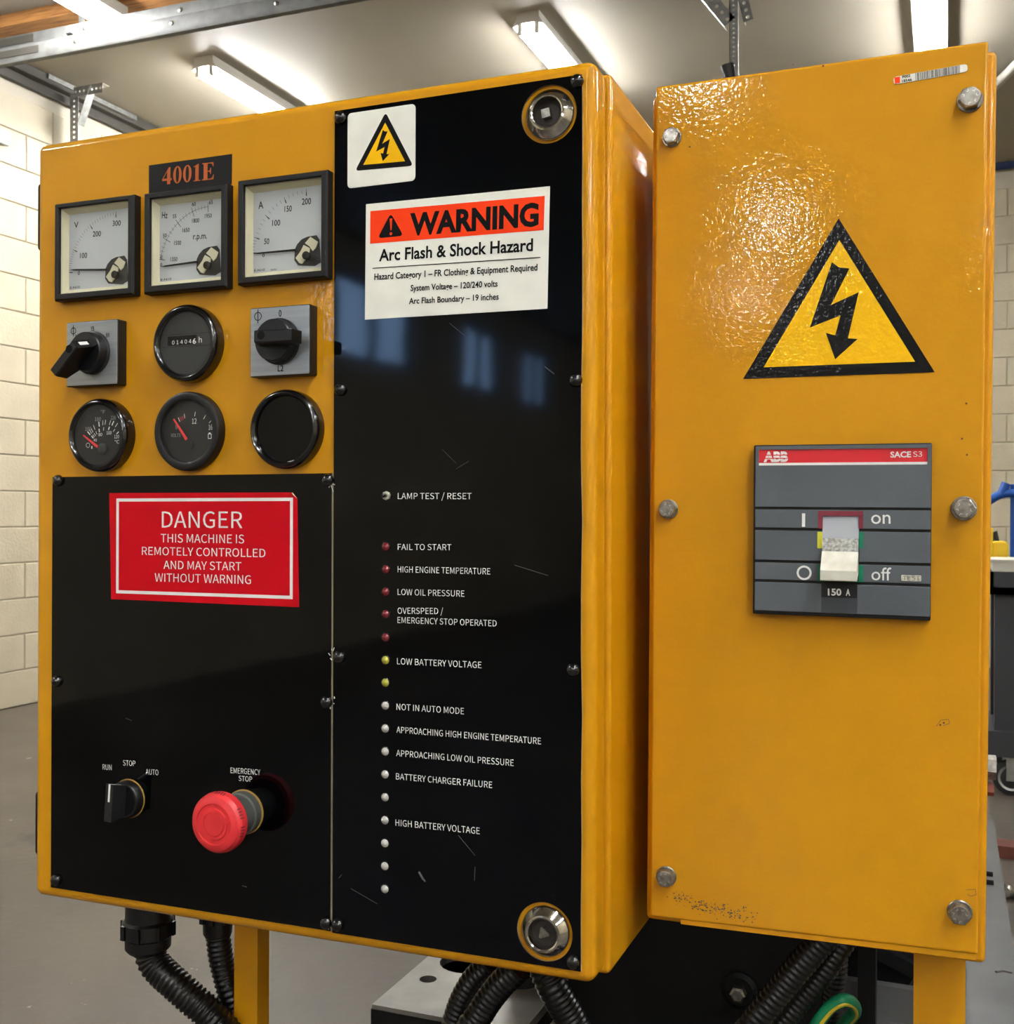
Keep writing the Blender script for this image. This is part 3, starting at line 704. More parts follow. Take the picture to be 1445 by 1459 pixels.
# ---- cam switches
def cam_switch(label, ppx, boss, bR, front, mark, prints, phi, holec):
    SO = .010
    m = sub('rotary_switch', cab, label=label)
    f = A.rect(ppx, SO)
    b = MB(); b.rplate(f[0]-.0006, f[1]+.0006, f[2]-.0006, f[3]+.0006, SO-.0003, SO-.0004, 'black_plastic', rc=.001, re=.0006); b.build('base', m)
    b = MB(); b.rplate(f[0], f[1], f[2], f[3], SO, .0005, 'alu', rc=.0008, re=.0001); b.build('plate', m)
    b = MB(); o2 = SO+.00012
    for (t, l, r, cp, wt) in prints: A.text(b, t, l, r, cp, o2, 'ink', wt)
    c, rr_ = phi; c0_ = A.uv(c[0], c[1], o2); b.prism([circ(c0_[0], c0_[1], rr_, 24), circ(c0_[0], c0_[1], rr_-.0006, 24)], o2, 0, 'ink'); b.box(c0_[0]-.0003, c0_[0]+.0003, -o2-.00005, -o2, c0_[1]-rr_*1.6, c0_[1]+rr_*1.6, 'ink')
    b.build('plate_print', m, smooth=False)
    bc = A.uv(boss[0], boss[1], SO); b = MB()
    b.lathe(bc[0], bc[1], [(bR, SO), (bR, SO+.0022), (bR*.93, SO+.0026), (bR*.90, SO+.009), (bR*.86, SO+.0098), (.0003, SO+.0098)], 'knob_black', 48); b.build('boss', m)
    # grip
    FO = SO+.026
    q = [Vector(A.uv(p[0], p[1], FO)) for p in front]     # pointer-end a,b then tail-end c,d
    pe = (q[0]+q[1])/2; te = (q[2]+q[3])/2; u = (pe-te); L = u.length; u.normalize(); v = Vector((-u.y, u.x)); th = ((q[0]-q[1]).length+(q[2]-q[3]).length)/4
    up_ = (pe-Vector(bc)).dot(u); ut = (te-Vector(bc)).dot(u); lat = ((pe+te)/2-Vector(bc)).dot(v)
    b = MB(); cc = Vector(bc)+v*lat*0
    prof = [(up_-.0, FO), (ut, FO), (ut-.0005, FO-.012), (ut+.006, FO-.016), (-bR*.86, SO+.008), (bR*.88, SO+.008), (up_+.004, FO-.014)]
    def ring(s, ins):
        out = []
        for (uu, o_) in prof:
            if ins: uu += (ins if uu < 0 else -ins)*.7; o_ = min(o_, FO-ins*.0) if o_ < FO-.001 else FO
            w_ = cc+u*uu+v*(s+lat*min(1, max(0, (o_-SO)/.02))); out.append((w_.x, -o_, w_.y))
        return out
    def ringf(s, shrink):
        out = []
        for (uu, o_) in prof:
            oo = o_-(shrink if o_ > FO-.001 else 0)
            w_ = cc+u*uu+v*(s+lat); out.append((w_.x, -oo, w_.y))
        return out
    b.rings([ringf(-th, .001), ringf(-th+.001, 0), ringf(th-.001, 0), ringf(th, .001)], 'knob_black'); gr = b.build('grip', m, smooth=False)
    b = MB(); hc = Vector(A.uv(holec[0], holec[1], FO+.0001)); b.lathe(hc.x, hc.y, [(.0031, FO+.00008), (.0002, FO+.0001)], 'ink', 24); b.build('finger_hole', m)
    if mark:
        b = MB(); 
        for (ua, ub) in ((.30, .85),):
            pf = prof[0]; pb_ = prof[-1]
            P = []
            for tt, sv in ((ua, -.0017), (ub, -.0017), (ub, .0017), (ua, .0017)):
                uu = pf[0]+(pb_[0]-pf[0])*tt+.0003; oo = pf[1]+(pb_[1]-pf[1])*tt
                w_ = cc+u*uu+v*(sv+lat); P.append((w_.x, -oo, w_.y))
            b.add(P, [(0, 1, 2, 3)], 'white_print')
        b.build('pointer_mark', m, smooth=False)
k1 = lambda x, y: (60+x/11.115, 440+y/11.115)
cam_switch('grey-plated rotary switch with its black handle turned up right to BR',
           [k1(385, 240), k1(1185, 165), k1(1190, 1175), k1(395, 1232)], k1(805, 700), .0168,
           [k1(450, 510), k1(560, 610), k1(220, 1060), k1(115, 960)], True,
           [('YB', k1(765, 350), k1(825, 348), 6.2, .01), ('BR', k1(1012, 452), k1(1072, 448), 6, .01), ('RY', k1(523, 462), k1(585, 458), 4.6, .01)], (k1(495, 350), .0027), k1(425, 635))
k2 = lambda x, y: (345+x/12.04, 425+y/12.04)
cam_switch('grey-plated rotary switch marked 0 and L2 with its black handle level',
           [k2(143, 190), k2(1150, 105), k2(1150, 1280), k2(150, 1350)], k2(648, 745), .0168,
           [k2(205, 768), k2(205, 545), k2(850, 520), k2(850, 735)], False,
           [('0', k2(628, 315), k2(675, 312), 9.2, .015), ('L2', k2(610, 1255), k2(708, 1250), 8.4, .012)], (k2(272, 310), .0032), k2(322, 635))

# ---- round gauges
def gauge(name, label, c, ry, proud, face_r, face_m, flat=False):
    m = sub(name, cab, label=label)
    cc = A.uv(c[0], c[1], proud); t = A.uv(c[0], c[1]-ry, proud); R = t[1]-cc[1]
    b = MB(); fr = R*face_r
    if flat: prof = [(R, 0), (R, proud-.002), (R*.975, proud-.0004), (R*.95, proud), (fr+.0012, proud), (fr+.0004, proud-.0004), (fr, proud-.003), (fr, proud-.005)]
    else: prof = [(R, 0), (R, proud-.004), (R*.97, proud-.0018), (R*.93, proud-.0003), (R*.90, proud), (fr+.0015, proud-.0006), (fr+.0002, proud-.0022), (fr, proud-.004)]
    b.lathe(cc[0], cc[1], prof, 'black_gloss' if not flat else 'black_plastic', 64, cap=False); b.build('bezel', m)
    FO = proud-.0038
    b = MB(); b.lathe(cc[0], cc[1], [(fr+.0005, FO-.001), (fr+.0005, FO), (.0003, FO)], face_m, 64); b.build('dial_face', m)
    return m, cc, fr, FO
g5 = lambda x, y: (205+x/5.725, 425+y/5.725)
hm, hc, hr, ho = gauge('hour_meter', 'round hour meter showing 014046 h', (260.6, 488), 55.6, .011, .80, 'hour_face')
b = MB(); r4 = A.rect([g5(195, 313), g5(430, 298), g5(430, 372), g5(195, 390)], ho)
b.box(r4[0], r4[1], -ho-.0002, -ho, r4[2], r4[3], 'ink')
e = A.uv(*g5(200, 290), ho)
for zz in (r4[3]+.0012, r4[2]-.0012): b.box(hc[0]-hr*.95, hc[0]+hr*.95, -ho-.00012, -ho, zz-.00012, zz+.00012, 'ink')
b.build('counter_window', hm, smooth=False)
b = MB(); A.text(b, '0 1 4 0 4', g5(230, 378), g5(388, 366), 5.6, ho+.0004, 'white_print'); A.text(b, '6', g5(398, 371), g5(426, 369), 7.4, ho+.0004, 'white_print', .02); A.text(b, 'h', g5(448, 362), g5(473, 360), 7.8, ho+.0004, 'white_print')
b.build('counter_digits', hm, smooth=False)
g11 = lambda x, y: (85+x/11.67, 555+y/11.67)
tm, tcn, tr_, to = gauge('temperature_gauge', 'small round temperature gauge with a red needle pointing up left', (135.8, 619.5), 52.4, .012, .82, 'dial_black')
b = MB(); o2 = to+.0002
def seg(b, p, q, wd, off, m):
    p, q = Vector(p), Vector(q); d = (q-p).normalized(); n = Vector((-d.y, d.x))*wd/2
    b.add([(a.x, -off, a.y) for a in (p+n, p-n, q-n, q+n)], [(0, 1, 2, 3)], m)
hub = Vector(A.uv(*g11(700, 985), o2))
for i, pt in enumerate([(485, 725), (513, 700), (540, 680), (575, 630), (655, 575), (718, 555), (760, 545), (838, 550), (885, 560), (945, 590), (545, 790), (565, 770), (587, 750), (612, 720), (658, 680), (730, 655), (820, 645), (905, 680), (965, 720)]):
    c_ = Vector(A.uv(*g11(*pt), o2)); d = (c_-hub).normalized(); big = pt in [(485, 725), (655, 575), (885, 560), (545, 790), (658, 680), (820, 645), (965, 720)]
    ln = .0019 if i < 10 else .0013
    seg(b, c_-d*ln, c_+d*ln, .0009 if big else .00045, o2, 'white_print')
def TG(t, g, xl, xr, y, cap, m, off, sc_, wt=0.0): A.text(b, t, g(xl, y), g(xr, y-2), cap/sc_, off, m, wt)
TG('100', g11, 425, 525, 685, 62, 'grey_print', o2, 11.67); TG('180', g11, 585, 685, 525, 62, 'grey_print', o2, 11.67); TG('220', g11, 850, 935, 500, 60, 'grey_print', o2, 11.67)
TG('°F', g11, 682, 755, 402, 60, 'grey_print', o2, 11.67); TG('80', g11, 645, 708, 775, 52, 'white_print', o2, 11.67); TG('100', g11, 780, 862, 748, 54, 'white_print', o2, 11.67)
TG('120', g11, 908, 988, 812, 56, 'white_print', o2, 11.67); TG('°C', g11, 915, 990, 898, 56, 'white_print', o2, 11.67); TG('40', g11, 562, 618, 866, 48, 'white_print', o2, 11.67)
pc_ = A.uv(*g11(470, 925), o2); b.prism([circ(pc_[0], pc_[1], .0019, 20), circ(pc_[0], pc_[1], .0016, 20)], o2, 0, 'white_print')
seg(b, A.uv(*g11(535, 940), o2), A.uv(*g11(535, 985), o2), .0012, o2, 'white_print')
b.build('scale_print', tm, smooth=False)
def rneedle(m, a, c, off, w1=.0008, w0=.0004):
    b = MB(); a, c = Vector(A.uv(*a, off)), Vector(A.uv(*c, off)); d = (c-a).normalized(); n = Vector((-d.y, d.x))
    b.prism([[tuple(a+n*w0), tuple(a-n*w0), tuple(c-n*w1), tuple(c+n*w1)]], off, .0004, 'needle_red'); b.build('needle', m, smooth=False)
rneedle(tm, g11(392, 760), g11(630, 955), to+.0022, .00105, .0005)
hb_ = A.uv(*g11(700, 985), to+.0018)
b = MB(); b.lathe(hb_[0], hb_[1], [(.0042, to), (.0042, to+.0016), (.0036, to+.002), (.0002, to+.002)], 'hour_face', 32); b.build('hub', tm)
vm, vc, vr, vo = gauge('battery_gauge', 'round volts gauge with a flat black rim and red needle', (264.6, 614.2), 56.6, .008, .78, 'dial_black', flat=True)
b = MB(); o2 = vo+.0002; hub = Vector(A.uv(*g5(370, 1200), o2))
for pt in ((287, 990), (332, 960), (417, 945), (495, 970), (543, 1005)):
    c_ = Vector(A.uv(*g5(*pt), o2)); d = (c_-hub).normalized(); seg(b, c_-d*.0017, c_+d*.0017, .0004, o2, 'white_print')
qd = A.quad([g5(288, 975), g5(322, 955), g5(330, 985), g5(300, 1005)], o2); b.prism([qd], o2, 0, 'sector_red')
TG('12', g5, 393, 430, 1024, 42, 'white_print', o2, 5.725); TG('16', g5, 528, 560, 1073, 40, 'white_print', o2, 5.725); TG('8', g5, 258, 275, 1068, 36, 'grey_print', o2, 5.725); TG('VOLTS', g5, 220, 300, 1132, 28, 'grey_print', o2, 5.725)
bq = A.rect([g5(523, 1105), g5(552, 1103), g5(552, 1145), g5(523, 1147)], o2)
b.prism([[(bq[0], bq[2]), (bq[1], bq[2]), (bq[1], bq[3]), (bq[0], bq[3])], [(bq[0]+.0005, bq[2]+.0005), (bq[1]-.0005, bq[2]+.0005), (bq[1]-.0005, bq[3]-.0005), (bq[0]+.0005, bq[3]-.0005)]], o2, 0, 'white_print')
b.box((bq[0]+bq[1])/2-.0008, (bq[0]+bq[1])/2+.0008, -o2-.0001, -o2, bq[3], bq[3]+.0008, 'white_print')
b.build('scale_print', vm, smooth=False)
rneedle(vm, g5(242, 985), g5(348, 1152), vo+.0022, .0011, .0006)
hb_ = A.uv(*g5(370, 1200), vo+.0016); b = MB(); b.lathe(hb_[0], hb_[1], [(.0031, vo), (.0031, vo+.0012), (.0002, vo+.0014)], 'dial_black', 28); b.build('hub', vm)
for (mm_, cc_, rr_, oo_) in ((hm, hc, hr, ho), (tm, tcn, tr_, to), (vm, vc, vr, vo)):
    b = MB(); b.lathe(cc_[0], cc_[1], [(rr_-.0001, oo_+.0027), (rr_-.0001, oo_+.0031), (.0003, oo_+.0031)], 'glass', 48, cap=False); b.build('glass', mm_, smooth=False)
bm_, bc_, br_, bo_ = gauge('blanking_cap', 'round plain black cap filling the empty gauge hole', (401.6, 610.8), 57.0, .011, .82, 'panel_black')

# ---- DANGER sign
SO_ = PT+.0004
dq = A.quad([(155.5, 702.5), (423.5, 701.5), (426, 865.1), (158.5, 853.6)], SO_)
b = MB(); b.prism([[dq[3], dq[0], (dq[1][0]-.004, dq[1][1]), (dq[1][0], dq[1][1]-.0045), dq[2]]], SO_, .0004, 'sticker_red'); dsg = b.build('danger_sign', cab, smooth=False, label='red DANGER sign about remote starting')
b = MB(); cr = Vector((dq[1][0], 0, dq[1][1]))
b.add([(cr.x-.004, -SO_, cr.z), (cr.x, -SO_, cr.z-.0045), (cr.x-.0042, -SO_-.0012, cr.z-.0012+.0006)], [(0, 1, 2)], 'cream'); b.build('curled_corner', dsg, smooth=False)
bo = A.rect([(165.7, 709.8), (417.2, 709.5), (417.2, 855), (165.5, 844)], SO_+.0001)
th = .0024
b = MB(); R4 = lambda r, i: [(r[0]+i, r[2]+i), (r[1]-i, r[2]+i), (r[1]-i, r[3]-i), (r[0]+i, r[3]-i)]
b.prism([R4(bo, 0), R4(bo, th)], SO_+.0001, 0, 'white_print'); b.build('border', dsg, smooth=False)
b = MB()
for (t, l, r, c, wt) in (('DANGER', (230.5, 751.6), (345.3, 752.4), 22.8, 0), ('THIS MACHINE IS', (229, 772.6), (347.8, 774.2), 11.9, 0), ('REMOTELY CONTROLLED', (202.2, 790.4), (378.2, 794), 11.3, 0),
                     ('AND MAY START', (233, 810.4), (343.8, 812.9), 11.5, 0), ('WITHOUT WARNING', (220.5, 828.5), (357.5, 832.1), 11.8, 0)):
    A.text(b, t, l, r, c, SO_+.0001, 'white_print', wt)
b.build('lettering', dsg, smooth=False)

# ---- voltage triangle sticker on the black panel
BOLT = [(657, 332), (702, 365), (770, 372), (652, 607), (830, 525), (760, 822), (823, 826), (678, 957), (618, 787), (678, 803), (712, 675), (515, 753)]
def roundpoly(P, r, n=4):
    out = []; N = len(P)
    for i in range(N):
        p = Vector(P[i]); a = (Vector(P[i-1])-p).normalized(); c = (Vector(P[(i+1) % N])-p).normalized()
        h = math.acos(max(-1, min(1, a.dot(c))))/2; d = r/math.tan(h); s0_, s1_ = p+a*d, p+c*d
        for k in range(n+1):
            t = k/n; out.append(tuple(s0_*(1-t)**2+p*2*t*(1-t)+s1_*t*t))
    return out
vs = A.rect([(495.5, 162.7), (591.4, 146.7), (592, 257), (494.9, 268.8)], SO_)
b = MB(); b.rplate(vs[0], vs[1], vs[2], vs[3], SO_, .0004, 'sticker_white', rc=.003, re=.00005); vsg = b.build('voltage_sign', cab, label='small white sticker with a yellow voltage triangle')
tri = A.quad([(549.5, 159.8), (588.8, 236.2), (506, 243.5)], SO_+.0001)
b = MB(); b.prism([roundpoly(tri, .0018)], SO_+.0001, 0, 'ink'); b.build('triangle_border', vsg, smooth=False)
cen = (Vector(tri[0])+Vector(tri[1])+Vector(tri[2]))/3
b = MB(); b.prism([[tuple(cen+(Vector(p)-cen)*.72) for p in tri]], SO_+.0002, 0, 'sticker_yellow'); b.build('triangle_field', vsg, smooth=False)
# map the bolt from the big sign's triangle
SX0, SZ0 = 705, 190; bw, bh = (1192-218), 790
def bolt_on(T):  # T: yellow triangle apex, right, left (local)
    ap, rg_, lf = [Vector(p) for p in T]; base_ = (rg_-lf); upv = ap-(lf+rg_)/2
    return [tuple(lf+base_*((p[0]-218)/bw)+upv*((995-(p[1]+(0)))/(995-190)) ) for p in BOLT]
tin = [tuple(cen+(Vector(p)-cen)*.72) for p in tri]
b = MB(); b.prism([bolt_on(tin)], SO_+.0003, 0, 'ink'); b.build('lightning_bolt', vsg, smooth=False)

# ---- WARNING sign
wq = A.quad([(521.6, 291), (783.5, 265.3), (779.8, 439.7), (519.9, 455.4)], SO_)
b = MB(); b.prism([[wq[3], wq[0], wq[1], wq[2]]], SO_, .0004, 'sticker_white'); wsg = b.build('warning_sign', cab, smooth=False, label='white and orange WARNING arc flash sign')
b = MB(); q4 = A.quad([(527.7, 300.8), (776.3, 279), (774.8, 327.8), (527.4, 347.3)], SO_+.0001); b.prism([[q4[3], q4[0], q4[1], q4[2]]], SO_+.0001, 0, 'sticker_orange'); b.build('orange_band', wsg, smooth=False)
b = MB(); o3 = SO_+.0002
at = A.quad([(556.8, 303.5), (575, 336), (538, 339.5)], o3); b.prism([roundpoly(at, .002)], o3, 0, 'ink')
eA = A.quad([(555.2, 311.5), (559, 311.2), (557.9, 328), (556.4, 328.1)], o3+.0001); b.prism([eA], o3+.0001, 0, 'sticker_orange')
ec = A.uv(557.1, 333, o3+.0001); b.prism([circ(ec[0], ec[1], .0011, 12)], o3+.0001, 0, 'sticker_orange')
A.text(b, 'WARNING', (583.8, 334.6), (767.4, 320.5), 29, o3, 'ink', .04)
A.text(b, 'Arc Flash & Shock Hazard', (540, 372), (759.4, 357.2), 16.3, o3, 'ink', .022)
A.text(b, 'Hazard Category 1 – FR Clothing & Equipment Required', (533.3, 398.8), (765.8, 385.2), 8.7, o3, 'ink', .02)
A.text(b, 'System Voltage – 120/240 volts', (585, 414.6), (709, 408.2), 8.3, o3, 'ink', .02)
A.text(b, 'Arc Flash Boundary – 19 inches', (582.7, 433.1), (710.6, 426.6), 8.2, o3, 'ink', .02)
seg(b, A.uv(531, 382.2, o3), A.uv(770, 366.8, o3), .0006, o3, 'ink')
b.build('lettering', wsg, smooth=False)

# ---- indicator column
def led(m, col):
    b = MB(); b.lathe(0, 0, [(.0029, 0), (.0029, .0007), (.0026, .0012), (.0019, .0020), (.0010, .0026), (.0002, .0028)], col, 20); o = b.build('indicator_lamp', cab); me = o.data; bpy.data.objects.remove(o); return me
LM = {c: led(None, c) for c in ('led_red', 'led_yellow', 'led_clear')}
rb = MB(); rb.lathe(0, 0, [(.0034, 0), (.0034, .0004), (.0029, .0006), (.0028, .0001)], 'black_gloss', 20, cap=False); ro = rb.build('bezel_ring', cab); RM = ro.data; bpy.data.objects.remove(ro)
leds = [(550, 779.1, 'led_red'), (550, 811.5, 'led_red'), (549.6, 843.4, 'led_red'), (549.5, 875.4, 'led_red'), (549.2, 908.4, 'led_red'), (549.2, 940.8, 'led_yellow'), (548.9, 972.9, 'led_yellow')] + \
       [(548.4-.17*i, 1005.6+32.67*i, 'led_clear') for i in range(9)]
lx = sum(A.uv(p[0], p[1], PT+.001)[0] for p in leds)/len(leds)
lname = {'led_red': 'dark red lamp', 'led_yellow': 'yellow lamp', 'led_clear': 'pale clear lamp'}
for (px, py, c) in leds:
    z = A.uv(px, py, PT+.001)[1]
    o = bpy.data.objects.new('indicator_lamp', LM[c]); C.objects.link(o); o.parent = cab; o.location = (lx, -PT, z); o['label'] = lname[c]
    r2 = bpy.data.objects.new('bezel_ring', RM); C.objects.link(r2); r2.parent = o
tp = A.uv(551, 706.3, PT)
sw = sub('push_switch', cab, label='tiny lamp test push switch')
b = MB(); b.lathe(tp[0], tp[1], [(.0032, PT), (.0032, PT+.0012), (.0028, PT+.0018), (.0002, PT+.0018)], 'cream_dirty', 8); b.build('nut', sw)
b = MB(); b.lathe(tp[0], tp[1], [(.0014, PT), (.0014, PT+.0065), (.0010, PT+.007), (.0002, PT+.007)], 'black_gloss', 16); b.build('button', sw)
lo = PT+.0001
for (t, l, r, c) in (('LAMP TEST / RESET', (566.8, 711), (672, 711.2), 8.6), ('FAIL TO START', (566.8, 783.4), (643.3, 784), 8.4), ('HIGH ENGINE TEMPERATURE', (566.7, 815.4), (698.6, 818.5), 8.6),
                     ('LOW OIL PRESSURE', (566.6, 847.6), (661.8, 850.2), 8.6), ('OVERSPEED /', (566.6, 874.4), (631.6, 875), 8.6), ('EMERGENCY STOP OPERATED', (566.4, 887.6), (707.7, 892.6), 8.6),
                     ('LOW BATTERY VOLTAGE', (565.8, 946.4), (686.2, 952), 8.8), ('NOT IN AUTO MODE', (565, 1011.2), (661.2, 1017.8), 8.8), ('APPROACHING HIGH ENGINE TEMPERATURE', (565, 1043.9), (770.9, 1060.6), 8.8),
                     ('APPROACHING LOW OIL PRESSURE', (564.6, 1077.2), (732, 1091.6), 8.8), ('BATTERY CHARGER FAILURE', (564.2, 1110.4), (701.4, 1122.9), 8.8), ('HIGH BATTERY VOLTAGE', (563.6, 1176.4), (683.7, 1188.6), 9)):
    b = MB(); A.text(b, t, l, r, c, lo, 'white_print', -.004); b.build('lettering', rpan, smooth=False)
for (t, l, r, c) in (('RUN', (146.3, 1096.5), (159.2, 1097.3), 7.6), ('STOP', (175.4, 1090.6), (193, 1091.6), 7.6), ('AUTO', (207.8, 1103.4), (225.8, 1104.6), 7.8), ('EMERGENCY', (328.6, 1101.4), (371, 1104.4), 7.8), ('STOP', (340.2, 1112.6), (359.4, 1114), 7.4)):
    b = MB(); A.text(b, t, l, r, c, lo, 'white_print', 0); b.build('lettering', lpan, smooth=False)

# ---- three-position selector
d5 = lambda x, y: (130+x/12.155, 1070+y/12.155)
ss = sub('selector_switch', cab, label='black selector knob with white pointer at RUN')
cs = A.uv(184, 1137.5, PT); Rs = .0146
b = MB(); b.lathe(cs[0], cs[1], [(Rs+.0004, PT), (Rs+.0004, PT+.0007), (Rs-.001, PT+.001)], 'brass', 48, cap=False); b.build('gasket', ss)
b = MB(); b.lathe(cs[0], cs[1], [(Rs-.0002, PT), (Rs-.0004, PT+.006), (Rs-.0014, PT+.0075), (Rs-.0026, PT+.0078), (Rs-.003, PT+.0065), (.0002, PT+.0065)], 'knob_black', 48); b.build('collar', ss)
FO = PT+.022
fr_ = [Vector(A.uv(*d5(x, y), FO)) for x, y in ((240, 560), (375, 590), (330, 1230), (205, 1225))]
tpz = (fr_[0]+fr_[1])/2; btz = (fr_[2]+fr_[3])/2; u = (tpz-btz).normalized(); v = Vector((-u.y, u.x)); hw = .0034
cc = Vector(cs); ut_ = (tpz-cc).dot(u); ub_ = (btz-cc).dot(u); lat = ((tpz+btz)/2-cc).dot(v)
b = MB()
prof = [(ut_, FO), (ub_, FO), (-Rs+.003, PT+.007), (Rs-.0028, PT+.007)]
b.rings([[((cc+u*a+v*(s+lat*.5)).x, -o_, (cc+u*a+v*(s+lat*.5)).y) for a, o_ in prof] for s in (-hw, hw)], 'knob_face'); b.build('grip', ss, smooth=False)
b = MB()
def lp_(a, s, o_): q = cc+u*a+v*(s+lat*.5); return (q.x, -o_, q.y)
wl = .0009
b.add([lp_(ut_, -wl, FO+.0001), lp_(ut_, wl, FO+.0001), lp_(ut_-.0135, wl, FO+.0001), lp_(ut_-.0135, -wl, FO+.0001)], [(0, 1, 2, 3)], 'white_print')
p_, q_ = (ut_, FO), (Rs-.0028, PT+.007); tt = .85
b.add([lp_(p_[0]+.0001, -wl, p_[1]), lp_(p_[0]+.0001, wl, p_[1]), lp_(p_[0]+(q_[0]-p_[0])*tt+.0002, wl, p_[1]+(q_[1]-p_[1])*tt), lp_(p_[0]+(q_[0]-p_[0])*tt+.0002, -wl, p_[1]+(q_[1]-p_[1])*tt)], [(0, 1, 2, 3)], 'white_print')
b.build('pointer_mark', ss, smooth=False)

# ---- emergency stop
e9 = lambda x, y: (260+x/9.03, 1080+y/9.03)
es = sub('emergency_stop', cab, label='large red mushroom emergency stop button')
ce = A.uv(*e9(800, 690), PT); Re = .0158
b = MB(); b.lathe(ce[0], ce[1], [(Re+.0006, PT), (Re+.0006, PT+.0012), (Re-.001, PT+.0016)], 'brass', 48, cap=False); b.build('gasket', es)
b = MB(); b.lathe(ce[0], ce[1], [(Re-.0002, PT), (Re-.0002, PT+.0075), (Re-.0014, PT+.0085), (Re-.0022, PT+.013), (Re-.003, PT+.022), (Re-.004, PT+.026)], 'estop_grey', 48); b.build('collar', es)
EO = PT+.026; Rm = .0218
b = MB()
prof = [(.010, EO-.002), (Rm-.003, EO-.001), (Rm-.0006, EO+.001), (Rm, EO+.004), (Rm-.0006, EO+.0075), (Rm-.0026, EO+.0102), (Rm-.0046, EO+.0112),
        (.0146, EO+.0116), (.0143, EO+.0109), (.0112, EO+.0109), (.0109, EO+.0117), (.0088, EO+.0118), (.0085, EO+.0112), (.0081, EO+.0118), (.0002, EO+.0120)]
b.lathe(ce[0], ce[1], prof, 'estop_red', 64); b.build('mushroom_head', es, angle=25)
b = MB()
for a in (20, 200):   # bridges across the arrow groove
    a = radians(a); c_, s_ = cos(a), sin(a)
    P = [(ce[0]+c_*r-s_*t*.0022, -(EO+.0117), ce[1]+s_*r+c_*t*.0022) for r, t in ((.0108, -1), (.0148, -1), (.0148, 1), (.0108, 1))]
    Q = [(p[0], -(EO+.0105), p[2]) for p in P]; b.rings([Q, P], 'estop_red')
for g0_ in (15, 75, -20):
    for k in range(4):
        a = radians(g0_+k*6); c_, s_ = cos(a), sin(a)
        P = [(ce[0]+c_*r-s_*t*.0005, -o_, ce[1]+s_*r+c_*t*.0005) for r, t, o_ in ((Rm-.0008, -1, EO+.0086), (Rm+.0002, -1, EO+.0055), (Rm+.0002, 1, EO+.0055), (Rm-.0008, 1, EO+.0086))]
        b.add(P, [(0, 1, 2, 3)], 'maroon')
b.build('grip_marks', es, smooth=False)

# scuffs on the black panels
b = MB(); random.seed(11)
def scratch(p, q, w_, m='ink_grey'): seg(b, A.uv(*p, lo), A.uv(*q, lo), w_, lo, m)
for p, q, w_ in (((597, 1242), (603, 1253), .0016), ((601, 1250), (606, 1256), .0012), ((653, 1190), (677, 1219), .00035), ((677, 1235), (676, 1255), .0004), ((500, 1266), (538, 1288), .00025), ((733, 805), (781, 820), .0003), ((776, 522), (790, 533), .0003), ((640, 460), (662, 478), .0002), ((630, 640), (650, 660), .0002), ((650, 668), (668, 657), .0002), ((483, 1251), (487, 1246), .0004), ((179, 1023), (188, 1027), .0003), ((345, 1262), (352, 1264), .0004)):
    scratch(p, q, w_)
b.build('scuff', rpan, smooth=False)['kind'] = 'stuff'
b = MB()
for py in (690, 930, 1000, 1318): 
    c = A.uv(473, py, PT)
    for k in range(4): seg(b, (c[0]+random.uniform(-.002, .002), c[1]+random.uniform(-.004, .004)), (c[0]+random.uniform(-.003, .003), c[1]+random.uniform(-.006, .006)), .0006, lo, 'white_print')
b.build('chipped_edge', rpan, smooth=False)['kind'] = 'stuff'

# ================================================================== breaker cabinet
Bf = Frame(0.755, radians(0.8438), radians(0.313), radians(0.2259), -0.0826, -0.2776)
box = thing('breaker_cabinet', 'narrow tall yellow cabinet with the grey breaker and big voltage triangle', 'cabinet', Bf.O, Bf.R)
cv = Bf.quad([(934.5, 123.5), (1408.7, 58), (1393.5, 1361), (925.8, 1306)])
def rquad_plate(b, q, off, thick, m, rc, re):
    """plate from 4 corners TL,TR,BR,BL with rounded rim"""
    def lp2(ins):
        c_ = sum((Vector(p) for p in q), Vector((0, 0)))/4
        s = [Vector(p) for p in (q[3], q[2], q[1], q[0])]; out = []
        s = [p+Vector((ins if p.x < c_.x else -ins, ins if p.y < c_.y else -ins)) for p in s]
        return roundpoly([tuple(p) for p in s], max(rc-ins, .0005), 4)
    R = [[(p[0], -off+thick, p[1]) for p in lp2(0)]]
    for k in range(4):
        a = radians(90*k/3); R.append([(p[0], -off+re*(1-sin(a)), p[1]) for p in lp2(re*(1-cos(a)))])
    R.append([(p[0], -off, p[1]) for p in lp2(re+.0006)])
    b.rings(R, m)
b = MB(); rquad_plate(b, cv, 0, .012, 'enamel', .0018, .0016); b.build('cover_plate', box, angle=60)
bd = Bf.quad([(930, 137), (1421, 71), (1404.5, 1374.5), (920.5, 1309.5)], -.008)
b = MB(); rquad_plate(b, bd, -.008, .11, 'enamel', .004, .003); b.build('enclosure', box, angle=60)
# notched lower lip
b = MB(); lq_ = Bf.quad([(970, 1306), (1391, 1359), (1391, 1368), (970, 1316.5)], -.001); b.prism([[lq_[3], lq_[0], lq_[1], lq_[2]]], -.001, .010, 'enamel')
b.build('cover_lip', box, smooth=False)
